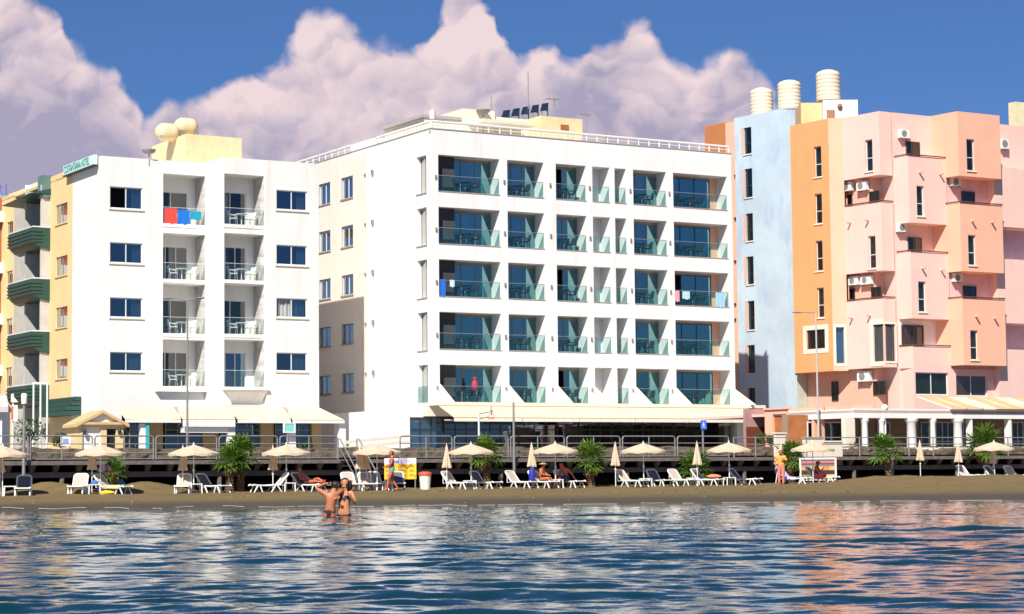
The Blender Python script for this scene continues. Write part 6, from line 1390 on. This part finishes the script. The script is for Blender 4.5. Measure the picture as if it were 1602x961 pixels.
def person(label, pose, loc, face, skin, hairm, clothes, scale=1.0, fat=1.0, longhair=0.0, extra=None):
    """face: heading in degrees (world) of the body's +y axis"""
    J = dict(STAND); J.update({k_: v_ for k_, v_ in pose.items() if k_ != '_look'}); names = list(J); V = [Vector(J[n]) for n in names]
    me = bpy.data.meshes.new('body'); me.from_pydata(V, [(names.index(a), names.index(b)) for a, b in EDG], []); me.update()
    o = bpy.data.objects.new('tmp', me); COL.objects.link(o)
    sk = o.modifiers.new('s', 'SKIN'); sk.use_smooth_shade = True; sk.branch_smoothing = .6
    for i, n in enumerate(names):
        r_ = RAD[n]; f_ = fat if n in ('pelvis', 'belly', 'chest', 'hiL', 'hiR') else 1+(fat-1)*.5
        me.skin_vertices[0].data[i].radius = (r_[0]*f_, r_[1]*f_); me.skin_vertices[0].data[i].use_root = (n == 'pelvis')
    ss = o.modifiers.new('b', 'SUBSURF'); ss.levels = 2; ss.render_levels = 2
    dg = bpy.context.evaluated_depsgraph_get(); m2 = bpy.data.meshes.new_from_object(o.evaluated_get(dg)); bpy.data.objects.remove(o)
    V_ = [v.co.copy() for v in m2.vertices]; Fc = [tuple(p.vertices) for p in m2.polygons]; N_ = [v.normal.copy() for v in m2.vertices]
    q = MB(); q.add(V_, Fc)
    # fingers, thumb, ears, nose
    for s_ in 'LR':
        w_, h_ = Vector(J['wr'+s_]), Vector(J['ha'+s_]); d = (h_-w_).normalized(); e_ = Vector(J['el'+s_]); sd = d.cross(Vector((0, 1, .2))); sd = sd.normalized() if sd.length > .1 else Vector((1, 0, 0)); nm_ = d.cross(sd)
        for i, L_2 in enumerate((.062, .07, .066, .05)):
            b_ = h_+d*.02+sd*(i-1.5)*.017; q.tube([b_, b_+d*L_2*.55+nm_*.006, b_+d*L_2+nm_*.02], [.009, .008, .006], 5)
        b_ = h_+sd*(-.028)-d*.01; q.tube([b_, b_-sd*.022+d*.022, b_-sd*.026+d*.048], [.010, .009, .007], 5)
    hd, ch, cr = Vector(J['head']), Vector(J['chin']), Vector(J['crown']); up_ = (cr-ch).normalized()
    fw_ = Vector(pose.get('_look', (0, 1, 0))); fw_ = (fw_-up_*fw_.dot(up_)).normalized(); rt_ = fw_.cross(up_)
    q.tube([hd+fw_*.092+up_*.015, hd+fw_*.116-up_*.022], [.009, .015], 6)
    for e_ in (-1, 1): q.ball(hd+rt_*.092*e_-up_*.005, (.014, .014, .028), 8, 5)
    n0 = len(q.f)
    q.mi = 1
    for e_ in (-1, 1): q.ball(hd+rt_*.03*e_+fw_*.088+up_*.012, .010, 6, 4)
    q.ball(hd+fw_*.086-up_*.05, (.022, .010, .006), 8, 4)
    t = thing('person', label, 'person', loc, R(face-90)); t.scale = (scale,)*3
    q.build('body', [skin, M_fdark], t, True)
    cen = []
    for f in Fc: c_ = Vector((0, 0, 0)); [c_.__iadd__(V_[i]) for i in f]; cen.append(c_/len(f))
    near = []
    for c_ in cen:
        best = min(((segd(c_, Vector(J[a]), Vector(J[b])), (a, b)) for a, b in EDG), key=lambda x: x[0]); near.append(best[1])
    def shell(name, m_, pred, off_):
        idx = [i for i in range(len(Fc)) if pred(cen[i], near[i])]
        if not idx: return
        used = {}; vs = []; fs = []
        for i in idx:
            f = []
            for v in Fc[i]:
                if v not in used: used[v] = len(vs); vs.append(V_[v]+N_[v]*off_)
                f.append(used[v])
            fs.append(tuple(f))
        s2 = MB(); s2.add(vs, fs); return s2.build(name, m_, t, True)
    hp = ('chin', 'head'), ('head', 'crown'), ('neck', 'chin')
    shell('hair', hairm, lambda c_, n: n in hp and ((c_-hd).dot(up_) > .045 or (c_-hd).dot(fw_) < (-.0 if longhair <= .1 else .02) and (c_-hd).dot(up_) > -.07-longhair), .018)
    if longhair > .1: s3 = MB(); s3.ball(hd-fw_*.08-up_*.08, (.085, .06, .13), 12, 8); s3.build('hair', hairm, t, True)
    for nm_, m_, pr_, o_ in clothes: shell(nm_, m_, pr_, o_)
    if extra: extra(t, J, hd, up_, fw_)
    return t
band = lambda z0, z1, xs=.3: (lambda c_, n: z0 < c_.z < z1 and abs(c_.x) < xs and n[0] in ('pelvis', 'belly', 'chest', 'hiL', 'hiR') and not n[1].startswith('el'))
reg = lambda *E: (lambda c_, n: n in E)
TORSO = (('pelvis', 'belly'), ('belly', 'chest'), ('chest', 'neck'), ('chest', 'shL'), ('chest', 'shR'))
HIPS = (('pelvis', 'hiL'), ('pelvis', 'hiR'))
mDark = flat('swimwear_dark', (.03, .015, .03)); mTeal = flat('swimwear_teal', (.10, .33, .36)); mOr = flat('top_orange', (.85, .36, .06)); mPk = flat('cloth_salmon', (.70, .22, .17)); mPurp = flat('shirt_lilac', (.42, .36, .62)); mPinkW = flat('wrap_pink', (.80, .12, .22)); mNavy = flat('shorts_navy', (.04, .035, .12)); mPlum = flat('top_plum', (.18, .03, .12)); mGr = flat('cloth_green', (.03, .28, .16))
def feet(px, ybot, Y): p = at(px, ybot, Y); return p
# couple in the sea
Yc = 54.0; c1 = at(517.5, 760, Yc); c2 = at(538.5, 760, Yc+.2)
person('bare-backed bather in a thong bikini embracing the other, arms raised to the face', dict(shL=(-.16, 0, 1.38), elL=(-.37, .06, 1.50), wrL=(-.15, .10, 1.60), haL=(-.06, .10, 1.60), elR=(.26, .18, 1.46), wrR=(.34, .26, 1.58), haR=(.40, .24, 1.62), pelvis=(-.04, 0, .93), belly=(.0, 0, 1.09), chest=(.03, .0, 1.28), neck=(.06, .01, 1.43), chin=(.09, .05, 1.49), head=(.11, .05, 1.57), crown=(.12, .04, 1.64), hiL=(-.13, 0, .86), hiR=(.05, 0, .86), knL=(-.14, .02, .48), anL=(-.14, 0, .08), toL=(-.15, .1, .03), _look=(.7, .6, 0)),
       (c1[0], Yc, -.88), 84, M_skin, M_hair, [('bikini_bottom', mDark, lambda c_, n: .78 < c_.z < .98 and n[0] in ('pelvis', 'hiL', 'hiR') and (abs(c_.z-.95) < .014 or (c_.y < 0 and abs(c_.x+.04) < .02+(c_.z-.80)*.25)), .01)], 1.09, 1.06)
person('dark-haired bather in a brown bikini top facing the other in the shallow sea', dict(elL=(-.27, .08, 1.12), wrL=(-.16, .22, 1.30), haL=(-.11, .24, 1.38), elR=(.26, .10, 1.14), wrR=(.16, .26, 1.22), haR=(.10, .30, 1.24), chin=(-.03, .04, 1.50), head=(-.03, .04, 1.58), _look=(.6, .7, 0)),
       (c2[0], Yc+.2, -.93), -98, M_skinl, M_hair, [('bikini_top', mDark, band(1.19, 1.28, .17), .014), ('bikini_bottom', mDark, band(.80, .88, .2), .01)], 1.15, 1.04, .12)
# walking woman
g = gpt(613, 6.2)
person('woman in a teal bikini walking on the sand before the yellow board', dict(anL=(-.10, .22, .09), knL=(-.10, .16, .49), toL=(-.11, .36, .04), anR=(.10, -.26, .12), knR=(.10, -.02, .48), toR=(.10, -.14, .03), elL=(-.24, .06, 1.13), wrL=(-.16, .26, 1.02), haL=(-.12, .33, 1.0), elR=(.25, -.12, 1.14), wrR=(.20, .08, 1.0), haR=(.16, .16, .98), neck=(0, .0, 1.43), _look=(0, 1, 0)),
       g, 192, M_skinr, M_hairb, [('bikini_top', mTeal, band(1.20, 1.32, .17), .014), ('bikini_bottom', mTeal, band(.80, .97, .22), .012)], 1.02, 1.22)
g = gpt(1222, 5.0)
person('standing woman in an orange top and salmon trousers beside the leaning parasol', dict(elL=(-.26, .04, 1.14), wrL=(-.14, .20, 1.2), haL=(-.08, .24, 1.24), elR=(.27, .02, 1.13), wrR=(.24, .1, .92), haR=(.22, .14, .84)),
       g, -100, M_skin, M_hairb, [('top', mOr, reg(*TORSO, ('shL', 'elL'), ('shR', 'elR')), .018), ('trousers', mPk, reg(*HIPS, ('hiL', 'knL'), ('hiR', 'knR'), ('knL', 'anL'), ('knR', 'anR')), .016)], 1.0, 1.15)
# seated people: seat surface .32 above the sand
SIT = dict(pelvis=(0, 0, .42), belly=(0, .02, .56), chest=(0, .06, .76), neck=(0, .1, .92), chin=(0, .14, .98), head=(0, .14, 1.06), crown=(0, .13, 1.13), shL=(-.17, .06, .86), shR=(.17, .06, .86), elL=(-.22, .16, .64), wrL=(-.12, .34, .60), haL=(-.08, .42, .58), elR=(.22, .16, .64), wrR=(.12, .34, .60), haR=(.08, .42, .58),
           hiL=(-.10, .05, .40), knL=(-.12, .46, .46), anL=(-.12, .52, .08), toL=(-.12, .66, .04), hiR=(.10, .05, .40), knR=(.12, .46, .46), anR=(.12, .52, .08), toR=(.12, .66, .04))
def hat(t, J, hd, up_, fw_):
    s = MB(); c_ = hd+up_*.05; s.lathe([(.02, .13), (.07, .12), (.09, .06), (.10, .01), (.17, .0), (.23, -.02), (.22, -.03), (.09, -.01)], tuple(c_), 20); s.build('hat', flat('straw', (.68, .50, .26)), t, True)
g = gpt(846, 4.4)
person('seated woman in a wide straw hat reading on her lounger edge', SIT, (g[0], g[1], g[2]-.0), -28, M_skin, M_hairb, [('swimsuit', mDark, reg(('pelvis', 'belly'), *HIPS), .012)], 1.0, 1.15, extra=hat)
S2 = dict(SIT); S2.update(chest=(0, .12, .74), neck=(0, .18, .88), chin=(0, .24, .92), head=(0, .25, 1.0), crown=(0, .25, 1.07), shL=(-.20, .12, .83), shR=(.20, .12, .83), elL=(-.25, -.1, .62), wrL=(-.26, -.24, .42), haL=(-.26, -.3, .36), elR=(.26, .2, .60), wrR=(.2, .36, .5), haR=(.18, .42, .5))
g = gpt(886, 4.3)
person('sunburnt broad-backed man in dark shorts sitting on a lounger, back to the sea', S2, (g[0], g[1]-.1, g[2]), 215, M_skinr, M_hair, [('shorts', mNavy, reg(*HIPS, ('hiL', 'knL'), ('hiR', 'knR')), .02)], 1.05, 1.3)
LIE = dict(pelvis=(0, 0, .42), belly=(0, -.14, .50), chest=(0, -.30, .66), neck=(0, -.42, .80), chin=(0, -.45, .86), head=(0, -.48, .94), crown=(0, -.51, 1.0), shL=(-.18, -.35, .74), shR=(.18, -.35, .74), elL=(-.26, -.2, .55), wrL=(-.2, -.02, .52), haL=(-.16, .06, .52), elR=(.26, -.2, .55), wrR=(.2, -.02, .52), haR=(.16, .06, .52),
           hiL=(-.09, .06, .41), knL=(-.10, .44, .56), anL=(-.10, .80, .40), toL=(-.10, .86, .50), hiR=(.09, .06, .41), knR=(.10, .46, .44), anR=(.10, .86, .40), toR=(.10, .92, .50))
g = gpt(482, 4.8)
person('sunburnt person reclining on a slate lounger left of the couple', LIE, g, -35, M_skinr, M_hairb, [('swimsuit', flat('swimwear_white', (.7, .62, .58)), reg(*HIPS, ('pelvis', 'belly')), .012)], 1.0, 1.1)
S3 = dict(SIT); S3.update(wrL=(-.1, .3, .72), haL=(-.06, .36, .78))
g = gpt(1276, 4.0)
person('seated woman in a plum top and bright pink wrap before the food board', S3, (g[0], g[1], g[2]-.03), -20, M_skin, M_hair, [('top', mPlum, reg(*TORSO), .016), ('wrap', mPinkW, reg(*HIPS, ('hiL', 'knL'), ('hiR', 'knR')), .04)], 1.0, 1.15)
BEND = dict(pelvis=(0, -.10, .90), belly=(0, .02, 1.0), chest=(0, .2, 1.10), neck=(0, .34, 1.16), chin=(0, .41, 1.15), head=(0, .47, 1.18), crown=(0, .53, 1.21), shL=(-.17, .26, 1.14), shR=(.17, .26, 1.14), elL=(-.2, .36, .90), wrL=(-.14, .50, .76), haL=(-.12, .55, .68), elR=(.2, .38, .9), wrR=(.16, .52, .76), haR=(.14, .58, .68), hiL=(-.09, -.1, .84), hiR=(.09, -.1, .84), _look=(0, .7, -.7))
g = gpt(158, 4.2)
person('dark-haired woman in a lilac shirt bending over a lounger under the parasol', BEND, g, -35, M_skin, M_hair, [('shirt', mPurp, reg(*TORSO, ('shL', 'elL'), ('shR', 'elR')), .025), ('shorts', mGr, reg(*HIPS, ('hiL', 'knL'), ('hiR', 'knR')), .02)], .95, 1.15)

# ------------------------------------------------------------------ towels, bags
def drape(loc, rz, w_, l_, m, label, backr=True, name='towel'):
    """towel laid over the seat and up the backrest of a lounger"""
    a_ = R(50); path = []
    if backr: path += [(-.33-.68*math.cos(a_)*.98-.03, .34+.68*math.sin(a_)*.98-.2), (-.33-.68*math.cos(a_)*1.04, .34+.68*math.sin(a_)*1.04+.05), (-.33-.68*math.cos(a_)*.5+.04, .34+.68*math.sin(a_)*.5+.03), (-.30, .39)]
    path += [(-.1, .37), (.2, .36), (l_, .365)]
    q = MB(); vs = []; n_ = 8
    for x, z in path:
        for j in range(n_+1): y = (j/n_-.5)*w_; vs.append((x+.01*math.sin(j*2.1), y, z-(.0 if abs(y) < .3 else .14)+.012*math.sin(j*1.7+x*9)))
    q.add(vs, [(i*(n_+1)+j, (i+1)*(n_+1)+j, (i+1)*(n_+1)+j+1, i*(n_+1)+j+1) for i in range(len(path)-1) for j in range(n_)])
    o = q.build(name, m, None, True); o.location = loc; o.rotation_euler = (0, 0, rz)
    sm = o.modifiers.new('thick', 'SOLIDIFY'); sm.thickness = .015; tag(o, label, 'towel'); return o
drape(gpt(1240, 4.2), R(-34), .66, .3, flat('towel_lilac', (.50, .46, .80)), 'lilac towel spread over the backrest of a lounger by the standing woman')
drape(gpt(174, 5.0), R(-30), .74, .7, flat('towel_cream_green', (.62, .60, .30)), 'cream green towel on the lounger beside the bending woman', False)
def lump(loc, r, m, label, cat, name):
    rd = random.Random(int(loc[0]*50)+3); q = MB(); q.ball((0, 0, r[2]*.8), r, 14, 9); q.v = [(x+rd.uniform(-.1, .1)*r[0], y+rd.uniform(-.1, .1)*r[1], max(0, z+rd.uniform(-.12, .12)*r[2])) for x, y, z in q.v]
    o = q.build(name, m, None, True); o.location = loc; return tag(o, label, cat)
def on_bed(px, off, dz=.35, dx=0, dy=0): g = gpt(px, off); return (g[0]+dx, g[1]+dy, g[2]+dz)
lump(on_bed(1117, 3.95, .36), (.34, .18, .10), flat('towel_coral', (.82, .24, .15)), 'folded coral towel lying on a slate lounger', 'towel', 'towel')
lump(gpt(168, 6.0), (.30, .16, .10), flat('towel_yellow', (.80, .60, .04)), 'yellow towel dropped on the sand before the lounger', 'towel', 'towel')
lump(gpt(190, 4.0), (.17, .13, .32), flat('bag_blue', (.03, .20, .32)), 'blue beach bag standing behind the loungers at the left', 'bag', 'beach_bag')
lump(on_bed(148, 5.0, .38), (.16, .12, .10), flat('bag_bright_blue', (.04, .16, .5)), 'bright blue bag lying on a side table near the bending woman', 'bag', 'bag')
lump(on_bed(836, 4.5, .3, -.1), (.16, .14, .36), flat('bag_navy', (.02, .03, .35)), 'dark blue backpack beside the straw hat woman', 'bag', 'backpack')
g = atz(397, 772, .33); g = (g[0], g[1], sz(g[0], g[1])); lump(g, (.46, .16, .11), flat('bag_black', (.02, .02, .03)), 'black bag lying alone on the open sand', 'bag', 'bag')
lump((g[0]-.36, g[1]-.05, g[2]), (.16, .1, .10), M_plas, 'white cloth beside the black bag on the open sand', 'cloth', 'cloth')
g = atz(214, 777, .25); g = (g[0], g[1], sz(g[0], g[1])); lump(g, (.10, .07, .03), M_plas, 'small white scrap of plastic on the sand below the left palm', 'scrap', 'wrapper')
# towels on the left hotel balcony
cloth(257.5, 277, 326, 350, .03, flat('towel_red', (.85, .07, .05)), 'red towel hanging on the top left hotel balcony', Wl=LA)
cloth(278, 297, 329, 351, .035, flat('towel_royal', (.0, .16, .62)), 'royal blue towel hanging right of the red towel', Wl=LA)
cloth(297.5, 315, 331, 344, .03, flat('towel_petrol', (.0, .30, .45)), 'petrol blue short towel at the right of the balcony towels', Wl=LA)
# stones on the sand are part of the ground; clean helper properties
for o in bpy.data.objects:
    for k_ in ('_w', '_o'):
        if k_ in o: del o[k_]
